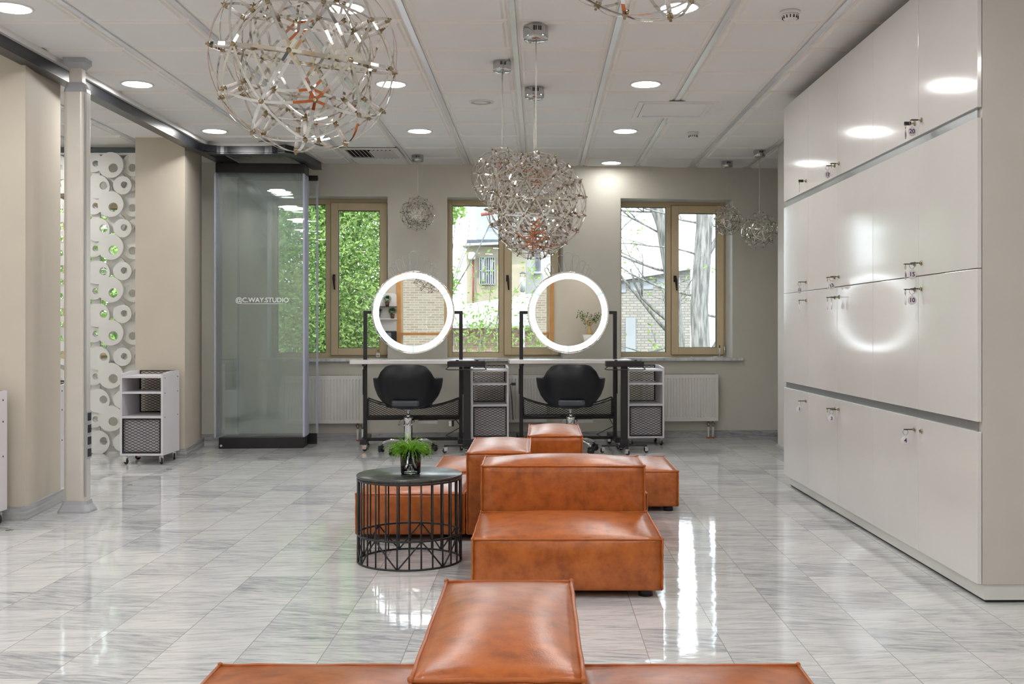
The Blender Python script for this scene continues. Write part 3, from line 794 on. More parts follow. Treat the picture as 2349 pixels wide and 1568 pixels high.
def caster(parent, x, y, h, r=0.026, w=0.02, body=None, wheel='black_plastic', rot=0.6):
    c = MB(); c.cyl((0, 0), 0.009, h-0.012, h, 10)
    R = Matrix.Rotation(rot, 4, 'Z')
    for s in (-1, 1): c.box(-0.012, 0.026, s*(w/2+0.002)-0.0015, s*(w/2+0.002)+0.0015, r*0.8, h-0.008, R)
    c.box(-0.012, 0.026, -w/2-0.003, w/2+0.003, h-0.014, h-0.009, R)
    o = c.build('caster', M[body or 'chrome'], parent, (x, y, 0))
    MB().lathe([(0.004, -w/2), (r*0.85, -w/2), (r, -w/2+0.004), (r, w/2-0.004), (r*0.85, w/2), (0.004, w/2)], 20, Matrix.Translation(R @ Vector((0.012, 0, r))) @ R @ Matrix.Rotation(PI/2, 4, 'X')).build('wheel', M[wheel], o)
    return o

# ------------------------------------------------------------------ trolleys
def make_trolley(label, loc, rz=0.0, mir=False):
    t = thing('salon_trolley', label, 'trolley', loc, rz, 'white salon trolleys with black mesh')
    W, Dp, H = 0.372, 0.42, 0.80
    for s in (0, 1):
        x = 0 if s == 0 else W-0.018
        mb = MB(); xs = (x, x+0.018)
        prof = [(0, 0.078), (Dp, 0.078), (Dp, H), (Dp*0.55, H), (0, H-0.018)]
        vs = [(xs[0], a, b) for a, b in prof]+[(xs[1], a, b) for a, b in prof]
        mb.add(vs, [(4, 3, 2, 1, 0) if False else (0, 1, 2, 3, 4), (9, 8, 7, 6, 5)]+[(k, 5+k, 5+(k+1) % 5, (k+1) % 5) for k in range(5)])
        sd = mb.build('side_panel', M['trolley'], t)
        sc = MB()
        for zz in (0.745, 0.615, 0.405):
            for yy in (0.05, Dp-0.05):
                sc.lathe([(0.0005, 0.0), (0.0055, 0.0), (0.0055, 0.002), (0.0005, 0.002)], 10, Matrix.Translation((xs[1] if s else xs[0]-0.002, yy, zz)) @ Matrix.Rotation(PI/2, 4, 'Y'))
        sc.build('screw', M['slot'], sd)
    for z in (0.748, 0.612, 0.400, 0.078):
        MB().box(0.0185, W-0.0185, 0.002, Dp-0.012, z, z+0.018).build('shelf', M['trolley'], t)
    MB().box(0.0185, W-0.0185, Dp-0.012, Dp-0.004, 0.096, 0.43).build('back_panel', M['trolley'], t)
    mb = MB(); frame_box(mb, 0.019, W-0.019, 0.42, H, 0.010, Dp-0.012, Dp-0.004); mesh_panel(mb, 0.028, W-0.028, 0.43, H-0.010, Dp-0.010)
    mb.build('back_mesh', M['black'], t)
    MB().box(0.0195, W-0.0195, 0.018, 0.03, 0.099, 0.398).build('door', M['trolley'], t)
    mb = MB(); frame_box(mb, 0.0195, W-0.0195, 0.099, 0.398, 0.011, 0.0, 0.012); mesh_panel(mb, 0.030, W-0.030, 0.11, 0.387, 0.004)
    mb.build('door_mesh', M['black'], t)
    for x in (0.03, W-0.03):
        for y in (0.04, Dp-0.05): caster(t, x, y, 0.078, 0.026, 0.018, rot=random.uniform(-2.5, 0.5))
    return t
make_trolley('white trolley with mesh door in front of the far left pillar', (at(275, 9.2), 9.2, 0))
make_trolley('white trolley cut off by the left photo edge, in front of the near pillar', (-3.61, 6.06, 0))
make_trolley('white trolley mostly hidden behind the near pillar and the power pole', (-3.675, 7.32, 0))
make_trolley('white trolley between the two styling stations', (-0.675, 10.58, 0), RZ)
make_trolley('white trolley right of the right styling station, before a radiator', (0.884, 10.66, 0), RZ)

# ------------------------------------------------------------------ radiators
def make_radiator(label, pxa, pxb, pipes):
    ua, ub = wall_u(pxa), wall_u(pxb)
    r = thing('radiator', label, 'radiator', wall_pos(ua, -0.11, 0), RZ, 'white panel radiators under the windows')
    w = ub-ua; z0, z1 = 0.185, 0.685
    mb = MB(); n = int(w/0.0333); st = (w-0.03)/n
    # front sheet with pressed vertical channels
    xs = []
    for k in range(n):
        x = 0.015+k*st; xs += [(x, 0.0), (x+st*0.30, 0.0), (x+st*0.42, 0.009), (x+st*0.58, 0.009), (x+st*0.70, 0.0)]
    xs = [(0.0, 0.0)]+xs+[(w, 0.0)]
    for (xa, ya), (xb, yb) in zip(xs, xs[1:]):
        mb.add([(xa, ya, z0+0.045), (xb, yb, z0+0.045), (xb, yb, z1-0.05), (xa, ya, z1-0.05)], [(0, 1, 2, 3)])
        if ya or yb:
            mb.add([(xa, ya, z1-0.05), (xb, yb, z1-0.05), (xb, 0, z1-0.04), (xa, 0, z1-0.04)], [(0, 1, 2, 3)])
            mb.add([(xa, 0, z0+0.035), (xb, 0, z0+0.035), (xb, yb, z0+0.045), (xa, ya, z0+0.045)], [(0, 1, 2, 3)])
    mb.box(0, w, 0, 0.012, z1-0.04, z1); mb.box(0, w, 0, 0.012, z0, z0+0.035)
    for (xa, ya), (xb, yb) in zip(xs, xs[1:]):
        if not (ya or yb):
            mb.add([(xa, 0, z1-0.05), (xb, 0, z1-0.05), (xb, 0, z1-0.04), (xa, 0, z1-0.04)], [(0, 1, 2, 3)])
            mb.add([(xa, 0, z0+0.035), (xb, 0, z0+0.035), (xb, 0, z0+0.045), (xa, 0, z0+0.045)], [(0, 1, 2, 3)])
    mb.build('front_panel', M['radiator'], r)
    MB().box(0.004, w-0.004, 0.013, 0.085, z0, z1-0.002).build('body', M['radiator'], r, bevel=0.004)
    for s in (0, 1):
        MB().box(-0.003 if not s else w-0.001, 0.001 if not s else w+0.003, 0.004, 0.09, z0+0.002, z1).build('side_cover', M['radiator'], r)
    g = MB()
    for k in range(int(w/0.02)-1): g.box(0.02+k*0.02, 0.03+k*0.02, 0.03, 0.075, z1-0.002, z1+0.001)
    g.build('top_grille', M['slot'], r)
    for x in pipes(w):
        pi = MB(); pi.cyl((x, 0.05), 0.0115, 0.0, 0.12, 12); p = pi.build('pipe', M['white_metal'], r)
        v = MB(); v.cyl((x, 0.05), 0.009, 0.12, 0.185, 10); v.cyl((x, 0.05), 0.015, 0.135, 0.155, 10); v.tube([(x-0.02, 0.05, 0.155), (x+0.02, 0.05, 0.155)], 0.007, 8); v.build('valve', M['lock'], p)
        c = MB(); c.cyl((x, 0.05), 0.018, 0.0, 0.008, 14); c.build('collar', M['red'], p)
    for x in (0.12, w-0.12): MB().box(x-0.015, x+0.015, 0.084, 0.109, z0+0.05, z1-0.06).build('bracket', M['white_metal'], r)
    return r
make_radiator('white panel radiator under the left window, partly behind the folded glass', 659, 834, lambda w: (w-0.055, w-0.005-0.0))
make_radiator('white panel radiator under the middle window, between the styling stations', 1076, 1251, lambda w: ())
make_radiator('white panel radiator under the right window', 1472, 1642, lambda w: (w-0.095, w-0.045))

# ------------------------------------------------------------------ styling stations
def make_station(label, px, d):
    x = at(px, d)
    s = thing('styling_station', label, 'styling station', (x, d, 0), RZ, 'black framed styling stations with lit round mirrors')
    hw = 0.466
    for sg in (-1, 1):
        mb = MB(); mb.box(sg*hw-0.018, sg*hw+0.018, -0.018, 0.018, 0.112, 1.348); mb.build('post', M['black'], s, bevel=0.002)
        mb = MB(); mb.box(sg*hw-0.03, sg*hw+0.03, -0.24, 0.36, 0.066, 0.112); f = mb.build('foot', M['black'], s, bevel=0.003)
        for y in (-0.20, 0.32): caster(f, sg*hw, y, 0.066, 0.024, 0.018, rot=random.uniform(0, 3))
        mb = MB(); mb.box(min(sg*hw, sg*0.400), max(sg*hw, sg*0.400), -0.012, 0.012, 1.318, 1.348); mb.build('mirror_arm', M['black'], s)
        mb = MB(); mb.box(sg*hw-0.012, sg*hw+0.012, -0.22, 0.04, 0.815, 0.835); mb.build('desk_bracket', M['black'], s)
        mb = MB(); mb.box(sg*hw+sg*0.018-0.006, sg*hw+sg*0.018+0.006, -0.03, 0.03, 0.53, 0.78); mb.build('cable_cover', M['black_plastic'], s, bevel=0.004)
    MB().box(-hw, hw, -0.015, 0.015, 0.078, 0.108).build('lower_bar', M['black'], s)
    MB().box(-hw, hw, -0.02, 0.02, 0.282, 0.318).build('middle_bar', M['black'], s)
    mb = MB(); loft(mb, [([(a-0.0, b-0.08) for a, b in rrect(1.19, 0.36, 0.03)], 0.836), ([(a, b-0.08) for a, b in rrect(1.19, 0.36, 0.03)], 0.872)])
    mb.build('desktop', M['desk'], s, bevel=0.003)
    # sagging mesh basket
    def lim(xx): return 0.395+0.10*(xx/hw)**2
    bk = MB()
    for y in (-0.10, 0.10):
        mesh_panel(bk, -hw+0.02, hw-0.02, 0.318, 0.50, y, 0.040, 0.021, 0.0035, lim)
        bk.tube([(xx, y, lim(xx)+0.004) for xx in [(-hw+0.02)+(2*hw-0.04)*k/20 for k in range(21)]], 0.007, 6)
        for sg in (-1, 1): bk.tube([(sg*(hw-0.02), y, 0.31), (sg*(hw-0.02), y, 0.49)], 0.005, 6)
        bk.tube([(-hw+0.02, y, 0.314), (hw-0.02, y, 0.314)], 0.006, 6)
    bm_ = MB(); mesh_panel(bm_, -0.10, 0.10, 0.318, 0.49, 0, 0.04, 0.021, 0.0035)
    for sg in (-1, 1): bk.add([(sg*(hw-0.02)+b*0, a, c) if False else (sg*(hw-0.02)+b, a, c) for a, b, c in bm_.v], bm_.f)
    bt = MB(); mesh_panel(bt, -hw+0.02, hw-0.02, -0.10, 0.10, 0, 0.04, 0.021, 0.0035)
    bk.add([(a, c, 0.314+b) for a, b, c in bt.v], bt.f)
    bk.build('mesh_basket', M['black'], s)
    # mirror with light ring
    zc, R = 1.334, 0.405
    mr = MB(); RX = Matrix.Translation((0, -0.022, zc)) @ Matrix.Rotation(PI/2, 4, 'X')
    mr.add([RX @ Vector(((R-0.006)*math.cos(2*PI*k/96), (R-0.006)*math.sin(2*PI*k/96), 0)) for k in range(96)], [tuple(range(96))])
    mi = mr.build('mirror', M['mirror'], s)
    b = MB(); b.lathe([(0.001, -0.03), (R-0.02, -0.03), (R, -0.012), (R, 0.0), (R-0.006, 0.001), (R-0.006, -0.001), (0.001, -0.001)], 96, RX); b.build('rim', M['mirror'], mi)
    lr = MB(); gp = MB(); ri, ro = 0.333, 0.388
    def ringarc(mb, a0, a1, n, y):
        vs = []; fs = []
        for k in range(n+1):
            a = a0+(a1-a0)*k/n
            for rr, yy in ((ri, y+0.003), (ri+0.004, y), (ro-0.004, y), (ro, y+0.003)):
                vs.append((rr*math.cos(a), yy, zc+rr*math.sin(a)))
        for k in range(n):
            for q in range(3): fs.append((k*4+q, k*4+q+1, (k+1)*4+q+1, (k+1)*4+q))
        mb.add(vs, fs, True)
    g = 0.022
    for q in range(3):
        c0 = math.radians(30+120*q); c1 = c0+math.radians(120)
        ringarc(lr, c0+g, c1-g, 32, -0.0265)
        gp = MB(); ringarc(gp, c0-g, c0+g, 3, -0.0265); gp.build('light_ring_joint', M['led_gap'], mi)
    lr.build('light_ring', M['led'], mi)
    # wire crown behind the top of the mirror
    cr = MB(); tips_ = [(0.0, 0.598, 0.088), (8.0, 0.572, 0.070), (16.3, 0.535, 0.060), (22.5, 0.512, 0.048), (27.0, 0.492, 0.040)]
    for i in range(-4, 5):
        a_, rt, wd = tips_[abs(i)]; a = math.radians(a_*(1 if i >= 0 else -1))
        pts = []; rb = R-0.03; rc = rt-wd/2
        for k in range(21):
            t = -1+2*k/20
            if abs(t) < 0.6:
                an = (t/0.6)*math.radians(100); lx = wd/2*math.sin(an); pr = rc+wd/2*math.cos(an)
            else:
                q = (abs(t)-0.6)/0.4; lx = (wd/2*0.985*(1-q)+0.008*q)*(1 if t > 0 else -1); pr = (rc+wd/2*math.cos(math.radians(100)))*(1-q)+rb*q
            pts.append((lx*math.cos(a)+pr*math.sin(a), 0.006+0.003*(i % 2), zc+pr*math.cos(a)-lx*math.sin(a)))
        cr.tube(pts, 0.0032, 6)
    cr.build('wire_crown', M['zinc'], s)
    # cable feed and box below
    cb = MB(); cb.tube([(hw-0.05, 0.03, 0.28), (hw+0.0, 0.08, 0.2), (hw-0.15, 0.25, 0.1), (hw+0.02, 0.5, 0.012), (hw+0.2, 0.58, 0.010)], 0.004, 6)
    cb.build('cable', M['black_plastic'], s)
    MB().box(0.05, 0.24, -0.07, 0.04, 0.245, 0.281).build('cable_box', M['plastic'], s, bevel=0.006)
    return s
make_station('left styling station with lit round mirror, before the wall between left and middle windows', 948, 10.44)
make_station('right styling station with lit round mirror, its mirror covering the middle window', 1303.5, 10.55)

# plug and adapter hanging at the stations
d = 10.50; pl = thing('power_plug', 'black power plug with cable on the left post of the right styling station', 'plug', (at(1181, d)-0.012, d, CAMZ+(VY-880)/F*d), RZ)
MB().box(-0.025, 0.022, -0.018, 0.018, -0.014, 0.014).build('plug', M['black_plastic'], pl, bevel=0.005)
MB().tube([(-0.025, 0, 0), (-0.034, 0.04, -0.01), (-0.02, 0.16, -0.06), (0.0, 0.35, -0.2), (0.02, 0.52, -0.4)], 0.004, 6).build('cable', M['black_plastic'], pl)
d = 10.40; pa = thing('power_adapter', 'small white and black adapter under the middle bar of the left styling station', 'adapter', (at(1036, d), d, 0.245), RZ)
MB().box(-0.028, 0.0, -0.02, 0.02, -0.022, 0.030).build('body', M['plastic'], pa, bevel=0.003)
MB().box(0.0005, 0.024, -0.02, 0.02, -0.024, 0.026).build('socket', M['slot'], pa, bevel=0.003)
MB().tube([(0.0, 0.0, 0.028), (0.03, 0.01, 0.034), (0.055, 0.0, 0.045)], 0.004, 6).build('cable', M['black_plastic'], pa)
# locking studs of the glass wall in the floor
for lab, px, py in (('small metal floor stud nearest the camera, left of the power pole base', 22, 1216), ('small metal floor stud on the marble right of the power pole', 297, 1112), ('small metal floor stud right of the trolley with the mesh door', 388, 1076)):
    d = F*CAMZ/(py-VY); t = thing('floor_stud', lab, 'floor stud', (at(px, d), d, 0), 0, 'metal floor studs')
    MB().lathe([(0.022, 0.0005), (0.022, 0.002), (0.013, 0.0035), (0.001, 0.0035)], 20).build('ring', M['lock'], t)
    MB().cyl((0, 0), 0.007, 0.0036, 0.0042, 12).build('hole', M['slot'], t)

# ------------------------------------------------------------------ salon chairs
def make_chair(label, x, y, rz, group):
    c = thing('salon_chair', label, 'chair', (x, y, 0), rz, group)
    Wp = [(0.42, 0.09), (0.445, 0.17), (0.48, 0.225), (0.54, 0.268), (0.62, 0.297), (0.70, 0.308), (0.76, 0.300), (0.80, 0.278), (0.845, 0.235)]
    def lerp_(z):
        for (a, b), (a2, b2) in zip(Wp, Wp[1:]):
            if z <= a2: return b+(b2-b)*max(0, (z-a)/(a2-a))
        return Wp[-1][1]
    mb = MB(); NT, NZ = 44, 16; TM = math.radians(128); vs = []; fs = []
    def ztop(th):
        a = abs(math.degrees(th))
        def ss(e0, e1, v):
            t = min(1, max(0, (v-e0)/(e1-e0))); return t*t*(3-2*t)
        zz = 0.845-0.012*ss(20, 44, a)-0.122*ss(38, 57, a)-0.01*ss(80, 125, a)
        return zz
    for j in range(NZ+1):
        for i in range(NT+1):
            th = -TM+2*TM*i/NT
            t = j/NZ; z = 0.42+(ztop(th)-0.42)*(t**1.15)
            W = lerp_(z); Dp = 0.10+0.82*W
            flat = abs(math.sin(th))**0.72*(1 if th >= 0 else -1)
            xx = W*flat*(1+0.07*min(1, max(0, (abs(math.degrees(th))-58)/30))); yy = -Dp*math.cos(th)*(1.0 if abs(th) < PI/2 else 0.85)-0.02*(z-0.42)/0.4
            vs.append((xx, yy, z))
    for j in range(NZ):
        for i in range(NT): fs.append((j*(NT+1)+i, j*(NT+1)+i+1, (j+1)*(NT+1)+i+1, (j+1)*(NT+1)+i))
    mb.add(vs, fs, True)
    sh = mb.build('shell', M['chair'], c)
    so = sh.modifiers.new('Solidify', 'SOLIDIFY'); so.thickness = 0.034; so.offset = -1
    bv = sh.modifiers.new('Bevel', 'BEVEL'); bv.width = 0.01; bv.segments = 3; bv.limit_method = 'ANGLE'; bv.angle_limit = 1.0
    mb = MB(); loft(mb, [(rrect(0.42, 0.44, 0.12), 0.43), (rrect(0.44, 0.46, 0.12), 0.47), (rrect(0.42, 0.44, 0.12), 0.51)])
    mb.build('seat', M['chair'], c, (0, 0.10, 0.0), bevel=0.012, seg=3)
    mb = MB(); loft(mb, [(rrect(0.235, 0.10, 0.035), 0.462), (rrect(0.25, 0.12, 0.04), 0.475), (rrect(0.25, 0.12, 0.04), 0.506), (rrect(0.235, 0.10, 0.035), 0.516)])
    mb.build('seat_pad', M['seat_pad'], c, (0, -0.27, 0.0), bevel=0.008, seg=3)
    MB().cyl((0, 0), 0.06, 0.408, 0.43, 20).build('seat_plate', M['chrome'], c)
    MB().cyl((0, 0), 0.016, 0.26, 0.41, 18).build('piston', M['chrome'], c)
    MB().lathe([(0.001, 0.085), (0.043, 0.085), (0.04, 0.10), (0.040, 0.30), (0.044, 0.305), (0.044, 0.335), (0.036, 0.342), (0.001, 0.342)], 24).build('column', M['chrome'], c)
    lv = MB(); lv.tube([(-0.040, 0.0, 0.318), (-0.07, -0.015, 0.305), (-0.092, -0.03, 0.265), (0.03, -0.065, 0.262), (0.062, -0.04, 0.30), (0.042, 0.0, 0.318)], 0.006, 8); lv.build('lift_lever', M['chrome'], c)
    for k in range(5):
        a = 2*PI*k/5+0.45
        leg = MB(); pts = [(0.035, 0, 0.095), (0.10, 0, 0.118), (0.17, 0, 0.118), (0.235, 0, 0.098), (0.265, 0, 0.064)]
        R = Matrix.Rotation(a, 4, 'Z')
        leg.tube([R @ Vector(p) for p in pts], [0.016, 0.0145, 0.013, 0.012, 0.011], 10)
        lg = leg.build('leg', M['chrome'], c)
        w = MB(); P = R @ Vector((0.265, 0, 0)); RR = Matrix.Rotation(a+1.1*k, 4, 'Z')
        for sg in (-1, 1):
            w.lathe([(0.003, -0.009), (0.026, -0.009), (0.0285, -0.004), (0.0285, 0.004), (0.026, 0.009), (0.003, 0.009)], 18, Matrix.Translation(P+Vector((0, 0, 0.0285))) @ RR @ Matrix.Translation((0, sg*0.015, 0)) @ Matrix.Rotation(PI/2, 4, 'X'))
        w.box(-0.022, 0.022, -0.022, 0.022, 0.034, 0.062, Matrix.Translation(P) @ RR)
        w.build('caster', M['black_plastic'], lg)
    return c
make_chair('black bucket salon chair on a chrome star base at the left styling station', at(936.5, 10.08), 10.08, 0.03, 'black salon chairs')
make_chair('black bucket salon chair at the right styling station, its base hidden by a sofa', at(1309, 10.15), 10.15, 0.0, 'black salon chairs')

# ------------------------------------------------------------------ tool stands
def make_stand(label, px, d, rz):
    s = thing('tray_stand', label, 'tool stand', (at(px, d), d, 0), rz, 'black rolling tool stands')
    MB().box(-0.033, 0.033, -0.022, 0.022, 0.05, 0.815).build('post', M['black'], s, bevel=0.006)
    mb = MB(); mb.box(-0.178, 0.178, -0.09, 0.09, 0.816, 0.822)
    frame_box(mb, -0.178, 0.178, 0, 0, 0, 0, 0) if False else None
    for a in ((-0.178, 0.178, -0.09, -0.084), (-0.178, 0.178, 0.084, 0.09), (-0.178, -0.172, -0.084, 0.084), (0.172, 0.178, -0.084, 0.084)):
        mb.box(*a, 0.822, 0.868)
    mb.build('tray', M['black'], s, bevel=0.003)
    MB().tube([(-0.165, -0.08, 0.815), (-0.19, -0.10, 0.795), (-0.17, -0.11, 0.790), (0.17, -0.11, 0.790), (0.19, -0.10, 0.795), (0.165, -0.08, 0.815)], 0.0045, 8).build('tool_rail', M['black'], s)
    for x in (-0.085, 0.10):
        MB().box(x-0.014, x+0.014, -0.089, -0.07, 0.868, 0.882).build('clip', M['black_plastic'], s, bevel=0.004)
    for k in range(4):
        a = math.radians(2+90*k); R = Matrix.Rotation(a, 4, 'Z')
        lg = MB().box(0.0, 0.215, -0.014, 0.014, 0.062, 0.076, R).build('leg', M['black'], s, bevel=0.003)
        P = R @ Vector((0.20, 0, 0)); caster(lg, P.x, P.y, 0.062, 0.022, 0.016, rot=a+0.7)
    mb = MB(); mb.box(-0.04, 0.04, -0.03, 0.03, 0.05, 0.13); mb.build('post_foot', M['black'], s, bevel=0.004)
    return s
make_stand('black rolling tool stand with flat tray, right of the left styling station', 1071, 10.07, 0.0)
make_stand('black rolling tool stand with flat tray, right of the right styling station', 1432, 10.07, 0.0)

# ------------------------------------------------------------------ pendants
def ico(sub):
    bm = bmesh.new(); bmesh.ops.create_icosphere(bm, subdivisions=sub, radius=1.0)
    vs = [v.co.normalized() for v in bm.verts]; es = [(e.verts[0].index, e.verts[1].index) for e in bm.edges]; bm.free()
    return vs, es
IV, IE = ico(2)
RT = Matrix.Rotation(0.3, 3, 'Z') @ Matrix.Rotation(0.2, 3, 'X')
def geodesic3():
    bm = bmesh.new(); bmesh.ops.create_icosphere(bm, subdivisions=1, radius=1.0)
    key = {}; vs = []; es = set()
    def vid(p):
        k = (round(p.x, 4), round(p.y, 4), round(p.z, 4))
        if k not in key: key[k] = len(vs); vs.append(p.normalized())
        return key[k]
    for f in bm.faces:
        a, b, c = [v.co for v in f.verts]; g = {}
        for i in range(4):
            for j in range(4-i): g[i, j] = vid((a*(3-i-j)+b*i+c*j)/3)
        for (i, j), q in g.items():
            for di, dj in ((1, 0), (0, 1), (1, -1)):
                if (i+di, j+dj) in g: es.add(tuple(sorted((q, g[i+di, j+dj]))))
    bm.free(); return vs, sorted(es)
GV, GE = geodesic3()
IV = [RT @ v for v in IV]; GV = [RT @ v for v in GV]
def strap(mb, a, b, R, w, t, n=5, over=0.0):
    ang = a.angle(b); pl = a.cross(b).normalized(); vs = []; fs = []
    for k in range(n+1):
        tt = -over+(1+2*over)*k/n
        p = (Matrix.Rotation(ang*tt, 3, pl) @ a)
        for sx_, rr in ((-1, R), (1, R), (1, R-t), (-1, R-t)): vs.append(p*rr+pl*(w/2*sx_))
    for k in range(n):
        for q in range(4): fs.append((k*4+q, (k+1)*4+q, (k+1)*4+(q+1) % 4, k*4+(q+1) % 4))
    mb.add(vs, fs, False)
def cage_meshes(w, IV, IE, inner=0.74):
    k = inner
    o = MB(); i = MB()
    for a, b in IE: strap(o, IV[a], IV[b], 1.0, w, 0.004)
    for a, b in IE: strap(i, IV[a], IV[b], inner, w, 0.004, 3)
    a = o.build('tmp_a', M['ribbon']).data; b = i.build('tmp_b', M['ribbon']).data
    rod = MB(); rod.tube([(0, 0, inner+0.03), (0, 0, 0.975)], 0.022, 10); c = rod.build('tmp_c', M['rod']).data
    cap = MB(); cap.lathe([(0.001, 0.955), (0.026, 0.955), (0.026, 1.008), (0.012, 1.012), (0.012, 1.03), (0.001, 1.03)], 10); d = cap.build('tmp_d', M['brass']).data
    cap = MB(); cap.cyl((0, 0), 0.026, inner-0.005, inner+0.045, 10); e = cap.build('tmp_e', M['brass']).data
    for nm in ('tmp_a', 'tmp_b', 'tmp_c', 'tmp_d', 'tmp_e'): bpy.data.objects.remove(bpy.data.objects[nm])
    return a, b, c, d, e, IV
CAGE_BIG = cage_meshes(0.032, IV, IE); CAGE_SMALL = cage_meshes(0.036, IV, IE); CAGE_DENSE = cage_meshes(0.030, GV, GE, 0.80)
def make_pendant(label, x, y, zc, R, cup_r, cages, rz=0.0, sway=0.0):
    p = thing('pendant_lamp', label, 'lamp', (x, y, CEIL-0.016), rz, 'spherical chrome pendant lamps')
    h = cup_r*1.25
    cupo = MB().lathe([(cup_r*0.98, 0.0), (cup_r, -0.003), (cup_r, -h*0.72), (cup_r*0.97, -h*0.82), (cup_r*0.86, -h*0.91), (cup_r*0.6, -h*0.97), (0.01, -h), (0.001, -h)], 40).build('ceiling_cup', M['cup_chrome'], p)
    for k, dx in enumerate((-0.030, -0.019, -0.004, 0.007)):
        sl = MB(); sl.box(dx*cup_r/0.07, (dx+0.007)*cup_r/0.07, -cup_r-0.001, -cup_r+0.006, -h*0.42, -h*0.15)
        sl.build('slot', M['slot'], cupo, rot=(0, 0, -rz+0.25))
    drop = CEIL-0.016-zc
    cb = MB(); m = drop-R*0.98
    cb.tube([(0, 0, -h), (sway*0.3, 0, -m*0.5), (0, 0, -m*0.9), (0, 0, -m)], max(0.0018, 0.0026), 6)
    cb.tube([(0.004, 0, -h), (0.004+sway, 0, -m*0.45), (0.003, 0, -m*0.92), (0, 0, -m)], 0.0014, 5)
    cb.build('cable', M['cable'], p)
    hk = MB(); hk.cyl((0, 0), 0.04*R, -drop+R*0.90, -drop+R*1.06, 10); hk.build('hanger', M['chrome'], p)
    S = (R, R, R)
    o = link('ribbon_frame', cages[0], p, (0, 0, -drop)); o.scale = S
    o = link('inner_frame', cages[1], p, (0, 0, -drop)); o.scale = S
    for v in cages[5]:
        q = v.to_track_quat('Z', 'Y').to_euler()
        r = link('light_rod', cages[2], p, (0, 0, -drop), q); r.scale = S
        c = link('brass_cap', cages[3], r); link('brass_cap', cages[4], r)
    return p
def pend(label, px, pyc, d, R, cup, cages, rz=0.0, sway=0.0):
    make_pendant(label, at(px, d), d, CAMZ+(VY-pyc)/F*d, R, cup, cages, rz, sway)
pend('large chrome ribbon sphere lamp nearest the camera, upper left', 699, 135, 3.42, 0.298, 0.07, CAGE_BIG, 0.4)
pend('chrome sphere lamp whose bottom just enters the photo at the top edge', 1492, -255, 2.44, 0.293, 0.07, CAGE_BIG, 1.1)
pend('largest chrome sphere lamp of the middle cluster, on its right side', 1229, 466, 6.11, 0.292, 0.073, CAGE_DENSE, 0.0)
pend('smaller chrome sphere lamp at the upper left of the middle cluster', 1152, 409, 6.92, 0.200, 0.06, CAGE_SMALL, 0.8)
pend('chrome sphere lamp hanging lowest, behind the middle cluster', 1226, 512, 7.67, 0.262, 0.071, CAGE_DENSE, 1.7, 0.05)
pend('small chrome sphere lamp hanging alone above the left mirror', 958, 490, 10.66, 0.174, 0.06, CAGE_SMALL, 0.2)
pend('small chrome sphere lamp hidden far behind the middle cluster', 1226, 500, 10.62, 0.174, 0.06, CAGE_SMALL, 2.0)
pend('left of the two small chrome sphere lamps near the lockers', 1668, 505, 11.05, 0.160, 0.058, CAGE_SMALL, 0.5)
pend('right of the two small chrome sphere lamps near the lockers', 1742, 528, 10.37, 0.178, 0.058, CAGE_SMALL, 0.9)

# ------------------------------------------------------------------ ceiling fittings
TZ = CEIL-0.016
fr_mb = MB().lathe([(0.098, -0.001), (0.098, -0.006), (0.112, -0.004), (0.114, 0.0), (0.098, 0.0)], 48)
me_fr = fr_mb.build('tmp', M['white_metal']).data; bpy.data.objects.remove(bpy.data.objects['tmp'])
df_mb = MB().lathe([(0.0005, -0.003), (0.098, -0.003), (0.0985, 0.0)], 48)
me_df = df_mb.build('tmp', M['lamp']).data; bpy.data.objects.remove(bpy.data.objects['tmp'])
me_df2 = me_df.copy(); me_df2.materials[0] = M['lamp_dim']
SEEN = {(-2.85, 5.75): 'round ceiling downlight cut by the upper left photo corner', (-1.05, 5.75): 'round ceiling downlight behind the top of the large near sphere lamp',
        (0.755, 5.75): 'round ceiling downlight behind the sphere lamp at the top edge', (-2.85, 7.55): 'round ceiling downlight beside the black track, next to the power pole top',
        (-1.05, 7.55): 'round ceiling downlight at the right side of the large near sphere lamp', (0.755, 7.55): 'largest clear round ceiling downlight right of the middle pendant cables',
        (-2.85, 9.35): 'round ceiling downlight above the bend of the black track', (-1.05, 9.35): 'round ceiling downlight above the lone small sphere lamp',
        (0.755, 9.35): 'round ceiling downlight beyond the access hatch, left of the far smoke detector', (0.755, 11.15): 'round ceiling downlight closest to the window wall'}
for x in (-6.45, -4.65, -2.85, -1.05, 0.755, 2.9):
    for y in (11.15, 9.35, 7.55, 5.75, 3.95, 2.15, 0.35, -1.45):
        if y > 11 and x != 0.755 : continue
        if x > 2 and y > 3.0: continue
        key = (x, y)
        lab = SEEN.get(key, 'round white ceiling downlight outside the photographed part of the room')
        d = thing('ceiling_downlight', lab, 'downlight', (x, y, TZ), 0, 'round ceiling downlights')
        link('trim_ring', me_fr, d); link('diffuser', me_df2 if y > 11 else me_df, d)
d = thing('ceiling_downlight', 'added fill downlight, unseen behind the disc screen', 'downlight', (-5.2, 10.62, TZ), 0, 'round ceiling downlights')  # added lamp, out of view, brightens the dark gaps between the discs
link('trim_ring', me_fr, d); link('diffuser', me_df, d)
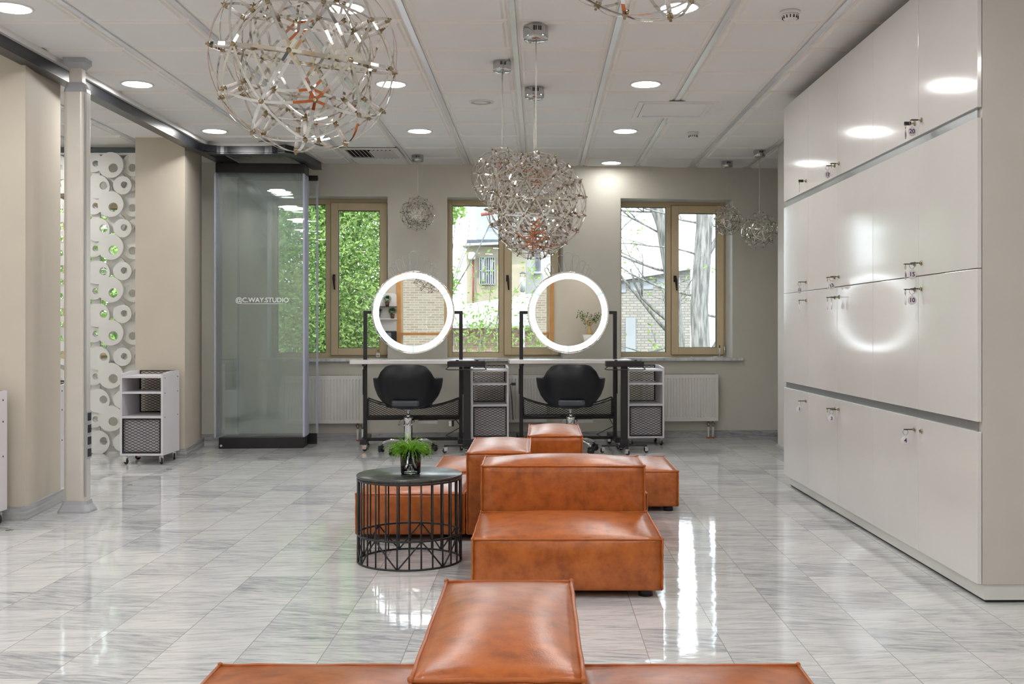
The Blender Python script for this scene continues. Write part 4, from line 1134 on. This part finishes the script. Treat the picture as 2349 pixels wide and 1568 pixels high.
# smoke detectors, speaker, vent, hatch
for lab, x, y, r in (('white smoke detector near the top edge, left of the lockers', at(1813, 5.82), 5.82, 0.055), ('white smoke detector farther back, right of the access hatch', at(1590, 9.42), 9.42, 0.05)):
    t = thing('smoke_detector', lab, 'smoke detector', (x, y, TZ), 0, 'ceiling smoke detectors')
    MB().lathe([(r, 0.0), (r, -0.012), (r*0.92, -0.016), (0.001, -0.016)], 32).build('base', M['white_metal'], t)
    MB().lathe([(r*0.86, -0.016), (r*0.8, -0.030), (r*0.6, -0.048), (r*0.45, -0.052), (0.001, -0.052)], 32).build('chamber', M['white_metal'], t)
    sl = MB()
    for k in range(14):
        a = 2*PI*k/14; sl.box(r*0.72, r*0.82, -0.003, 0.003, -0.042, -0.026, Matrix.Rotation(a, 4, 'Z'))
    sl.build('slot', M['slot'], t)
t = thing('ceiling_speaker', 'round white ceiling speaker left of the middle pendant cables', 'speaker', (at(1104, 8.15), 8.15, TZ))
MB().lathe([(0.078, -0.002), (0.08, -0.007), (0.094, -0.005), (0.096, 0.0)], 40).build('trim_ring', M['white_metal'], t)
MB().lathe([(0.0005, -0.004), (0.078, -0.003)], 40).build('grille', M['white_metal'], t)
vx0, vx1, vy0, vy1 = -1.935, -1.365, 10.235, 10.805
t = thing('air_vent', 'white slatted air vent in the ceiling before the left window', 'air vent', ((vx0+vx1)/2, (vy0+vy1)/2, TZ))
w2 = (vx1-vx0)/2
mb = MB()
for a in ((-w2, w2, -w2, -w2+0.05), (-w2, w2, w2-0.05, w2), (-w2, -w2+0.05, -w2+0.05, w2-0.05), (w2-0.05, w2, -w2+0.05, w2-0.05)): mb.box(*a, -0.010, 0.0)
mb.build('frame', M['white_metal'], t)
MB().box(-w2+0.05, w2-0.05, -w2+0.05, w2-0.05, -0.0012, -0.0004).build('backing', M['slot'], t)
for k in range(12):
    x = -w2+0.07+k*(2*w2-0.14)/11; ang = 0.75 if k < 6 else -0.75
    MB().box(-0.019, 0.019, -w2+0.052, w2-0.052, -0.0012, 0.0012, Matrix.Translation((x, 0, -0.014)) @ Matrix.Rotation(ang, 4, 'Y')).build('slat', M['white_metal'], t)
t = thing('access_hatch', 'white square access hatch in the ceiling left of the far smoke detector', 'access hatch', (1.07, 8.44, TZ))
mb = MB()
for s0, s1, z in ((0.31, 0.27, -0.008), (0.265, 0.235, -0.012)):
    for a in ((-s0, s0, -s0, -s1), (-s0, s0, s1, s0), (-s0, -s1, -s1, s1), (s1, s0, -s1, s1)): mb.box(*a, z, 0.0)
mb.build('frame', M['ceiling'], t); MB().box(-0.235, 0.235, -0.235, 0.235, -0.003, -0.0002).build('panel', M['ceiling'], t)

# ------------------------------------------------------------------ things on the sill
u = wall_u(866)
rd = thing('reed_diffuser', 'small glass reed diffuser on the left window sill', 'diffuser', wall_pos(u, 0.10, WZ0+0.021), RZ)
MB().box(-0.03, 0.03, -0.03, 0.03, 0.0, 0.075).build('bottle', M['cup'], rd, bevel=0.004)
MB().box(-0.02, 0.02, -0.0325, -0.031, 0.012, 0.055).build('paper_label', M['paper'], rd)
MB().box(-0.012, 0.012, -0.033, -0.0326, 0.022, 0.030).build('red_print', M['red'], rd)
MB().cyl((0, 0), 0.013, 0.075, 0.10, 14).build('neck', M['reed'], rd)
for k, (dx, dz) in enumerate(((-0.05, 0.22), (-0.065, 0.19), (0.03, 0.20))):
    MB().tube([(0, 0, 0.06), (dx, 0.01*k, dz)], 0.0018, 6).build('reed', M['reed'], rd)
u = wall_u(1661)
wp = thing('window_stay', 'small black and white window stay standing at the corner of the right sill', 'window stay', wall_pos(u, 0.2, WZ0+0.021), RZ)
MB().cyl((0, 0), 0.022, 0.0, 0.008, 18).build('base', M['chrome'], wp); MB().cyl((0, 0), 0.008, 0.008, 0.10, 12).build('pin', M['plastic'], wp); MB().cyl((0, 0), 0.006, 0.10, 0.13, 12).build('tip', M['black_plastic'], wp)

# ------------------------------------------------------------------ behind the camera (seen in the two mirrors)
sh = thing('plant_shelf', 'white rounded wall board with two plant shelves, reflected in the left mirror', 'shelf', (-2.3, YR+0.001, 0))
mb = MB(); pr = [(0.0, 1.10), (1.12, 1.10)]+[(0.97+0.15*math.cos(math.radians(q)), 1.78+0.15*math.sin(math.radians(q))) for q in range(0, 91, 10)]+[(0.0, 1.93)]
n = len(pr); mb.add([(a, 0.02, b) for a, b in pr]+[(a, 0.0, b) for a, b in pr], [tuple(range(n)), tuple(range(2*n-1, n-1, -1))]+[(k, n+k, n+(k+1) % n, (k+1) % n) for k in range(n)])
mb.build('board', M['arch'], sh)
for z in (1.64, 1.38): MB().box(0.2, 1.08, 0.02, 0.20, z-0.012, z).build('shelf', M['black'] if z > 1.5 else M['arch'], sh)
for k, (x, z) in enumerate(((-1.43, 1.64), (-1.32, 1.38), (-1.62, 1.38))):
    t = thing('potted_plant', ['bushy green plant in a brown pot on the upper shelf, in the left mirror', 'bushy plant in a brown pot on the lower shelf, in the left mirror', 'bushy plant in a brown pot half hidden by the left mirror ring'][k], 'plant', (x, YR+0.135, z+0.0005), 0, 'shelf plants in the mirror')
    MB().lathe([(0.001, 0), (0.035, 0), (0.05, 0.10), (0.045, 0.10), (0.04, 0.09), (0.001, 0.09)], 20).build('pot', plain('brown_pot', (0.10, 0.04, 0.02), 0.4), t)
    mb = MB()
    for q in range(420):
        d = Vector((random.gauss(0, 1), random.gauss(0, 1), random.gauss(0.3, 0.8))).normalized(); p = Vector((0, 0, 0.15))+Vector((d.x*0.085, d.y*0.075, d.z*0.075))*random.uniform(0.4, 1)
        s = d.cross(Vector((0.2, 0.3, 1))).normalized()*0.006
        mb.add([p-s, p+s, p+d*0.035], [(0, 1, 2)])
    mb.build('foliage', M['leaf_dark'], t)
bx = thing('coffee_machine', 'black box shaped machine below the plant shelf, reflected in the left mirror', 'machine', (-1.55, YR+0.22, 0.86))
MB().box(-0.28, 0.32, -0.15, 0.15, 0.0, 0.26).build('body', M['black_gloss'], bx, bevel=0.02); MB().box(-0.2, 0.2, 0.15, 0.156, 0.12, 0.22).build('panel', M['dark_glass'], bx)
cb = thing('sideboard', 'white low sideboard under the black machine', 'sideboard', (-1.7, YR+0.24, 0))
MB().box(-0.5, 0.5, -0.22, 0.22, 0.08, 0.859).build('body', M['trolley'], cb, bevel=0.003)
for s in (-1, 1): MB().box(-0.49 if s < 0 else 0.005, -0.005 if s < 0 else 0.49, 0.22, 0.238, 0.1, 0.85).build('door', M['trolley'], cb)
for s in (-0.44, 0.44): MB().box(s-0.03, s+0.03, -0.2, 0.2, 0.0, 0.08).build('leg', M['black'], cb)
make_trolley('white trolley carrying the bonsai, reflected in the right mirror', (3.10, YR+0.46, 0), PI)
ff = thing('potted_bonsai', 'small bonsai fig with a swollen trunk in a white pot, in the right mirror', 'plant', (2.93, YR+0.30, 0.803))
MB().lathe([(0.001, 0), (0.10, 0), (0.145, 0.235), (0.13, 0.235), (0.12, 0.21), (0.001, 0.21)], 28).build('pot', M['plastic'], ff)
mb = MB(); mb.tube([(0, 0, 0.2), (0.01, 0, 0.27), (0, 0.01, 0.34), (-0.01, 0, 0.42)], [0.075, 0.065, 0.04, 0.025], 10)
tips = []
for k in range(7):
    a = 2*PI*k/7; e = Vector((0.17*math.cos(a), 0.08*math.sin(a), random.uniform(0.50, 0.68))); mb.tube([(-0.01, 0, 0.40), e*0.55+Vector((0, 0, 0.18)), e], [0.016, 0.01, 0.005], 6); tips.append(e)
mb.build('trunk', M['reed'], ff)
mb = MB()
for e in tips:
    for q in range(45):
        p = e+Vector((random.gauss(0, 0.055), random.gauss(0, 0.05), random.gauss(0, 0.045))); d = Vector((random.gauss(0, 1), random.gauss(0, 1), random.gauss(0, 1))).normalized(); s = d.cross(Vector((0.3, 0.2, 1))).normalized()*0.013
        mb.add([p, p+d*0.02+s, p+d*0.045, p+d*0.02-s], [(0, 1, 2, 3)])
mb.build('foliage', M['leaf_dark'], ff)
bb = thing('brick_house', 'tan brick house behind the rear windows, reflected in the mirrors', 'building', (0, -6.2, -0.5))
MB().box(-9, 9, -1, 0, 0, 9.5).build('wall', M['brick'], bb)
for x in (-4.6, 4.4): MB().box(x, x+1.2, -0.02, 0.03, 1.6, 3.2).build('window', M['dark_glass'], bb)

# ------------------------------------------------------------------ outside the windows
struct(MB().box(-40, 40, 12.6, 70, -1.3, -0.9), 'ground', M['ground'])
def leaf_cloud(mb, c, rad, n, size, flat=0.5):
    for k in range(n):
        d = Vector((random.gauss(0, 1), random.gauss(0, 1), random.gauss(0, 1))).normalized()*(random.random()**0.4)
        p = Vector(c)+Vector((d.x*rad[0], d.y*rad[1], d.z*rad[2]))
        a = Vector((random.gauss(0, 1), random.gauss(0, 1), random.gauss(-0.3, 0.6))).normalized(); L = size*random.uniform(0.7, 1.4)
        s = a.cross(Vector((random.gauss(0, 1), random.gauss(0, 1), random.gauss(0, 1)))).normalized()*L*0.2
        mb.add([p, p+a*L*0.5+s, p+a*L, p+a*L*0.5-s], [(0, 1, 2, 3)])
def branch(mb, p, d, L, r, depth, spread=0.7, tips=None, n=4):
    pts = [p]; q = Vector(p); dd = Vector(d).normalized(); rs = [r]
    for k in range(n):
        dd = (dd+Vector((random.gauss(0, .12), random.gauss(0, .12), random.gauss(0.02, .10)))).normalized(); q = q+dd*(L/n); pts.append(q.copy()); rs.append(r*(1-0.5*(k+1)/n))
    mb.tube(pts, rs, 8 if r > 0.05 else 5)
    if tips is not None and depth <= 1: tips += pts[2:]
    if depth > 0:
        for k in range(3 if depth > 1 else 4):
            i = random.randint(1, n); nd = (dd+Vector((random.gauss(0, spread), random.gauss(0, spread), random.gauss(0.1, spread*0.8)))).normalized()
            branch(mb, pts[i], nd, L*random.uniform(0.5, 0.75), rs[i]*0.62, depth-1, spread, tips)
def leafy_tree(label, x, y, h, crown, n, size, mat):
    t = thing('leafy_tree', label, 'tree', (x, y, -0.9), 0, 'green trees outside')
    tr = MB(); branch(tr, Vector((0, 0, 0)), Vector((0.05, 0, 1)), h*0.75, 0.13, 3, 0.8); tr.build('trunk', M['bark'], t)
    lf = MB()
    for (c, r, f) in crown: leaf_cloud(lf, c, r, int(n*f), size)
    lf.build('foliage', M[mat], t)
    return t
leafy_tree('dense green leafy tree filling the left window', -3.0, 15.6, 6.0, [((0.0, 0, 3.2), (1.45, 1.2, 2.0), 1.0), ((-0.1, 0.2, 1.9), (1.4, 1.0, 1.0), 0.35), ((0.0, 0.1, 4.8), (1.45, 1.2, 1.2), 0.6)], 46000, 0.066, 'leaf')
leafy_tree('green leafy tree behind the folded glass panels', -5.2, 16.6, 6.0, [((0.0, 0, 3.3), (1.4, 1.2, 2.0), 1.0), ((0, 0, 5.0), (1.6, 1.2, 1.2), 0.5)], 26000, 0.085, 'leaf')
leafy_tree('green leafy tree seen through the holes of the disc screen', -7.9, 18.9, 6.0, [((0.0, 0, 3.2), (1.5, 1.2, 2.2), 1.0)], 16000, 0.10, 'leaf')
# hanging leafy sprays at the left of the middle window
t = thing('acacia_bough', 'light green leafy bough hanging at the left of the middle window', 'tree', (-1.55, 15.2, -0.9))
tr = MB(); branch(tr, Vector((-0.9, 0.6, 0)), Vector((0.1, 0, 1)), 4.6, 0.03, 2, 0.5); tr.build('trunk', M['bark'], t)
lf = MB()
for c, r, n in (((0.15, 0, 3.78), (0.36, 0.3, 0.25), 900), ((0.06, 0, 3.3), (0.17, 0.2, 0.25), 300), ((0.12, 0, 2.75), (0.26, 0.25, 0.32), 700), ((0.0, 0, 1.9), (0.25, 0.2, 0.25), 250)): leaf_cloud(lf, c, r, n, 0.085)
lf.build('foliage', M['shrub'], t)
# shrubs in front of the middle window
for k, (x, y, h, w_) in enumerate(((-1.25, 14.2, 2.2, 0.30), (-0.72, 14.6, 2.75, 0.28), (-0.45, 14.0, 2.0, 0.26), (-0.02, 14.4, 2.2, 0.26))):
    t = thing('slender_shrub', ['pale green shrub low at the left of the middle window', 'tallest thin leafy shrub in the left pane of the middle window', 'short bright shrub beside the centre post of the middle window', 'thin leafy shrub in the right pane of the middle window'][k], 'shrub', (x, y, -0.9), 0, 'shrubs outside the middle window')
    st = MB(); tips = []
    for q in range(4): branch(st, Vector((random.uniform(-.08, .08), random.uniform(-.08, .08), 0)), Vector((random.gauss(0, .15), random.gauss(0, .15), 1)), h*random.uniform(.7, 1.0), 0.012, 1, 0.5, tips)
    st.build('stem', M['bark'], t); lf = MB()
    for q in range(800):
        p = random.choice(tips)+Vector((random.gauss(0, w_*.35), random.gauss(0, w_*.35), random.gauss(0, .10)))
        leaf_cloud(lf, p, (0.03, 0.03, 0.03), 1, 0.065)
    leaf_cloud(lf, (0, 0, 1.15), (w_*1.6, 0.25, 0.55), 1000, 0.065)
    lf.build('foliage', M['shrub'], t)
# bare trees at the right window
def bare_tree(label, x, y, trunk, r0, limbs, twigs, leaves):
    t = thing('bare_tree', label, 'tree', (x, y, -0.9), 0, 'bare trees outside the right window')
    tr = MB(); tips = []
    n = len(trunk); tr.tube(trunk, [r0*(1-0.25*k/(n-1)) for k in range(n)], 14)
    for (p, d, L, r) in limbs: branch(tr, Vector(p), Vector(d), L, r*0.62, 3, twigs, tips, 5)
    tr.build('trunk', M['bark'], t)
    lf = MB()
    for q in range(leaves):
        leaf_cloud(lf, random.choice(tips), (0.07, 0.07, 0.07), 1, 0.07)
    lf.build('foliage', M['shrub'], t)
bare_tree('thick upright bare trunk in the right pane of the right window', at(1608, 16.5), 16.5, [(0, 0, 0), (0.02, 0, 1.2), (-0.03, 0, 2.4), (0.05, 0, 3.6), (0.08, 0, 6)], 0.16,
          [((0.05, 0, 1.5), (0.45, 0, 1.0), 2.6, 0.09), ((-0.02, 0, 3.0), (0.55, 0.1, 0.9), 2.4, 0.08), ((0.0, 0, 2.55), (-1, 0, 0.25), 1.4, 0.035), ((0.0, 0, 2.3), (1, 0, -0.25), 1.2, 0.035), ((0, 0, 3.7), (-1, 0.2, 0.2), 1.5, 0.03), ((0.0, 0, 1.2), (-0.9, 0, 0.1), 0.9, 0.03), ((0.0, 0, 3.2), (-0.9, -0.3, 0.35), 1.4, 0.028), ((0, 0, 1.2), (0.9, 0, -0.3), 1.0, 0.035)], 0.7, 420)
bare_tree('leaning bare tree in the left pane of the right window', at(1560, 17.6), 17.6, [(0, 0, 0), (0, 0, 1.4), (-0.1, 0, 2.6), (-0.30, 0, 3.8), (-0.62, 0, 4.7), (-0.85, 0, 5.8)], 0.12,
          [((-0.02, 0, 2.1), (-1, 0, 0.45), 1.3, 0.06), ((-0.1, 0, 1.9), (-0.9, 0, 1.2), 2.2, 0.05), ((-0.08, 0, 3.0), (-1, 0, 0.2), 1.6, 0.04), ((-0.25, 0, 3.6), (-1, 0, 0.5), 1.6, 0.03), ((-0.1, 0, 1.8), (-1, -0.2, -0.3), 1.3, 0.04), ((-0.3, 0, 4.0), (-0.9, 0, 0.1), 1.5, 0.03), ((-0.5, 0, 4.5), (0.8, 0, 0.2), 1.2, 0.03), ((0, 0, 1.2), (-1, 0, 0.3), 1.2, 0.03)], 0.7, 520)
lf = MB(); leaf_cloud(lf, (0, 0, 0.9), (0.75, 0.4, 0.55), 900, 0.08)
t = thing('low_bush', 'low pale bush along the bottom of the right window', 'shrub', (at(1590, 15.2), 15.2, -0.9)); lf.build('foliage', M['shrub'], t)
st = MB()
for q in range(6): branch(st, Vector((random.uniform(-.4, .4), 0, 0)), Vector((random.gauss(0, .3), 0, 1)), 1.0, 0.012, 1)
st.build('stem', M['bark'], t)
# brick shed behind the right window
d = 22.0; bs = thing('brick_shed', 'pale brick shed with a patched wall behind the right window', 'building', (0, d, -0.9))
x0, x1 = at(1360, d), at(1584, d)
zt = CAMZ+(VY-628)/F*d+0.9
mb = MB(); mb.add([(x0, 0, 0), (x1, 0, 0), (x1, 0, zt+0.1), (x0, 0, zt-0.25), (x0, 4, 0), (x1, 4, 0), (x1, 4, zt+0.1), (x0, 4, zt-0.25)], [(0, 1, 2, 3), (5, 4, 7, 6), (1, 5, 6, 2), (4, 0, 3, 7)])
mb.build('wall', M['brick_pale'], bs)
mb = MB(); mb.add([(x0-0.1, -0.15, zt-0.25), (x1+0.05, -0.15, zt+0.1), (x1+0.05, 4.1, zt+0.1), (x0-0.1, 4.1, zt-0.25), (x0-0.1, -0.15, zt-0.17), (x1+0.05, -0.15, zt+0.18), (x1+0.05, 4.1, zt+0.18), (x0-0.1, 4.1, zt-0.17)], [(0, 3, 2, 1), (4, 5, 6, 7), (0, 1, 5, 4), (1, 2, 6, 5), (2, 3, 7, 6), (3, 0, 4, 7)])
mb.build('roof', M['roof_pale'], bs)
MB().box(at(1435, d), at(1458, d), -0.03, 0.0, 0.2, 2.3).build('door', M['render_grey'], bs)
for k in range(6): MB().box(x0+0.2+k*0.28, x0+0.4+k*0.28, -0.02, 0.0, zt-0.42+k*0.035, zt-0.24+k*0.035).build('eave_gap', M['render_grey'], bs)
# house behind the middle window
d = 26.0; hs_ = thing('rendered_house', 'beige and grey rendered house with a barred window behind the middle window', 'building', (0, d, -0.9))
Z = lambda py: CAMZ+(VY-py)/F*d+0.9
X = lambda px: at(px, d)
MB().box(X(1070), X(1206), 0, 6, 0, Z(565)).build('lower_wall', M['render_beige'], hs_)
MB().box(X(1092), X(1206), 0.15, 6, Z(552), Z(440)).build('upper_wall', M['render_grey'], hs_)
mb = MB(); mb.add([(X(1062), -0.35, Z(562)), (X(1210), -0.35, Z(556)), (X(1210), 0.6, Z(546)), (X(1062), 0.6, Z(552)), (X(1062), -0.35, Z(566)), (X(1210), -0.35, Z(560)), (X(1210), 0.6, Z(558)), (X(1062), 0.6, Z(566))], [(0, 1, 2, 3), (7, 6, 5, 4), (0, 4, 5, 1), (1, 5, 6, 2), (2, 6, 7, 3), (3, 7, 4, 0)])
mb.build('eaves', M['roof_pale'], hs_)
mb = MB(); mb.box(X(1070), X(1150), 0.02, 0.16, Z(562), Z(549)); mb.build('roof', M['roof_dark'], hs_)
wn = MB().box(X(1101), X(1135), -0.03, 0.02, Z(652), Z(590)).build('window', M['dark_glass'], hs_)
mb = MB()
for k in range(8): mb.box(X(1101)+k*(X(1135)-X(1101))/7-0.007, X(1101)+k*(X(1135)-X(1101))/7+0.007, -0.09, -0.06, Z(653), Z(589))
for py in (590, 621, 652): mb.box(X(1100), X(1136), -0.09, -0.06, Z(py)-0.008, Z(py)+0.008)
mb.build('window_bars', M['pole_cap'], wn)
cu = MB(); cu.box(X(1105), X(1112), -0.05, -0.03, Z(645), Z(595)); cu.box(X(1126), X(1131), -0.05, -0.03, Z(630), Z(595)); cu.build('curtain', M['render_white'], wn)
MB().box(X(1076), X(1091), -0.35, 0.0, Z(596), Z(580)).build('air_conditioner', M['plastic'], hs_, bevel=0.03)
MB().tube([(X(1086), -0.1, Z(596)), (X(1086), -0.1, Z(720))], 0.025, 8).build('pipe', M['rust'], hs_)
MB().tube([(X(1104), -0.1, Z(493)), (X(1140), -0.1, Z(488))], 0.04, 8).build('pipe', M['rust'], hs_)
mb = MB(); mb.box(X(1206), X(1330), 0.8, 6, 0, Z(380)); mb.build('bright_wall', M['render_white'], hs_)
w_ = MB().box(X(1229), X(1240), 0.76, 0.81, Z(618), Z(565)).build('window', M['dark_glass'], hs_)
MB().box(X(1222), X(1243), 0.6, 0.82, Z(624), Z(619)).build('window_ledge', M['zinc'], w_)
# garage roof with a flue, lower in the middle window
d = 20.0; gr = thing('garage', 'low garage with a white sheet roof and red brick wall in the middle window', 'building', (0, d, -0.9))
mb = MB(); mb.add([(X2, Y2, Z2) for X2, Y2, Z2 in ((at(1020, d), 0, CAMZ+(VY-745)/F*d+0.9), (at(1330, d), 0, CAMZ+(VY-735)/F*d+0.9), (at(1330, 23), 3, CAMZ+(VY-655)/F*23+0.9), (at(1020, 23), 3, CAMZ+(VY-705)/F*23+0.9))]+[(at(1020, d), 0, CAMZ+(VY-752)/F*d+0.9), (at(1330, d), 0, CAMZ+(VY-742)/F*d+0.9), (at(1330, 23), 3, CAMZ+(VY-662)/F*23+0.9), (at(1020, 23), 3, CAMZ+(VY-712)/F*23+0.9)], [(0, 1, 2, 3), (7, 6, 5, 4), (0, 4, 5, 1), (1, 5, 6, 2), (2, 6, 7, 3), (3, 7, 4, 0)])
mb.build('roof', M['roof_pale'], gr)
MB().box(at(1020, d)+0.1, at(1330, d)-0.1, 0.3, 2.8, 0, CAMZ+(VY-752)/F*d+0.9).build('wall', M['brick_red'], gr)
d = 18.5; fl = thing('chimney_flue', 'zinc chimney flue with a small cap in the right pane of the middle window', 'chimney', (at(1199, d), d, -0.9))
zf = lambda py: CAMZ+(VY-py)/F*d+0.9
MB().cyl((0, 0), 0.034, 0, zf(636), 16).build('pipe', M['zinc'], fl); MB().cyl((0, 0), 0.048, zf(668), zf(636), 16).build('sleeve', M['zinc'], fl)
mb = MB(); mb.cyl((0, 0), 0.062, zf(627), zf(622), 4, 0.004); 
for s in (-1, 1): mb.box(s*0.04-0.004, s*0.04+0.004, -0.004, 0.004, zf(637), zf(626))
mb.build('cap', M['roof_dark'], fl)
# far white facade that closes the view left of the trees
d = 30.0; ff_ = thing('pale_wall', 'long pale wall beyond the tree at the bottom of the left window', 'wall', (0, d, -0.9))
MB().box(-14, -2.2, 0, 0.3, 0, 2.3).build('wall', M['render_white'], ff_); MB().box(-14, -2.2, -0.05, 0.35, 2.3, 2.36).build('coping', M['roof_dark'], ff_)

# ------------------------------------------------------------------ light
w = bpy.data.worlds.new('World'); SC.world = w; w.use_nodes = True
bg = w.node_tree.nodes['Background']; bg.inputs[0].default_value = (0.82, 0.91, 1.0, 1); bg.inputs[1].default_value = 5.6
sun = bpy.data.lights.new('sun', 'SUN'); sun.energy = 4.0; sun.angle = 0.02; sun.color = (1.0, 0.95, 0.86)
so = bpy.data.objects.new('sun', sun); COL.objects.link(so)
so.rotation_euler = (math.radians(40), 0, math.radians(-28))

SC.view_settings.view_transform = 'Standard'; SC.view_settings.look = 'None'
SC.view_settings.gamma = 1.0; SC.view_settings.use_curve_mapping = False
SC.view_settings.exposure = 0.0
cy = SC.cycles
cy.use_denoising = True
cy.max_bounces = 8; cy.diffuse_bounces = 4; cy.glossy_bounces = 4; cy.transmission_bounces = 6; cy.transparent_max_bounces = 40
cy.caustics_reflective = False; cy.caustics_refractive = False
cy.sample_clamp_indirect = 6.0
cy.use_adaptive_sampling = True; cy.adaptive_threshold = 0.03; cy.adaptive_min_samples = 16
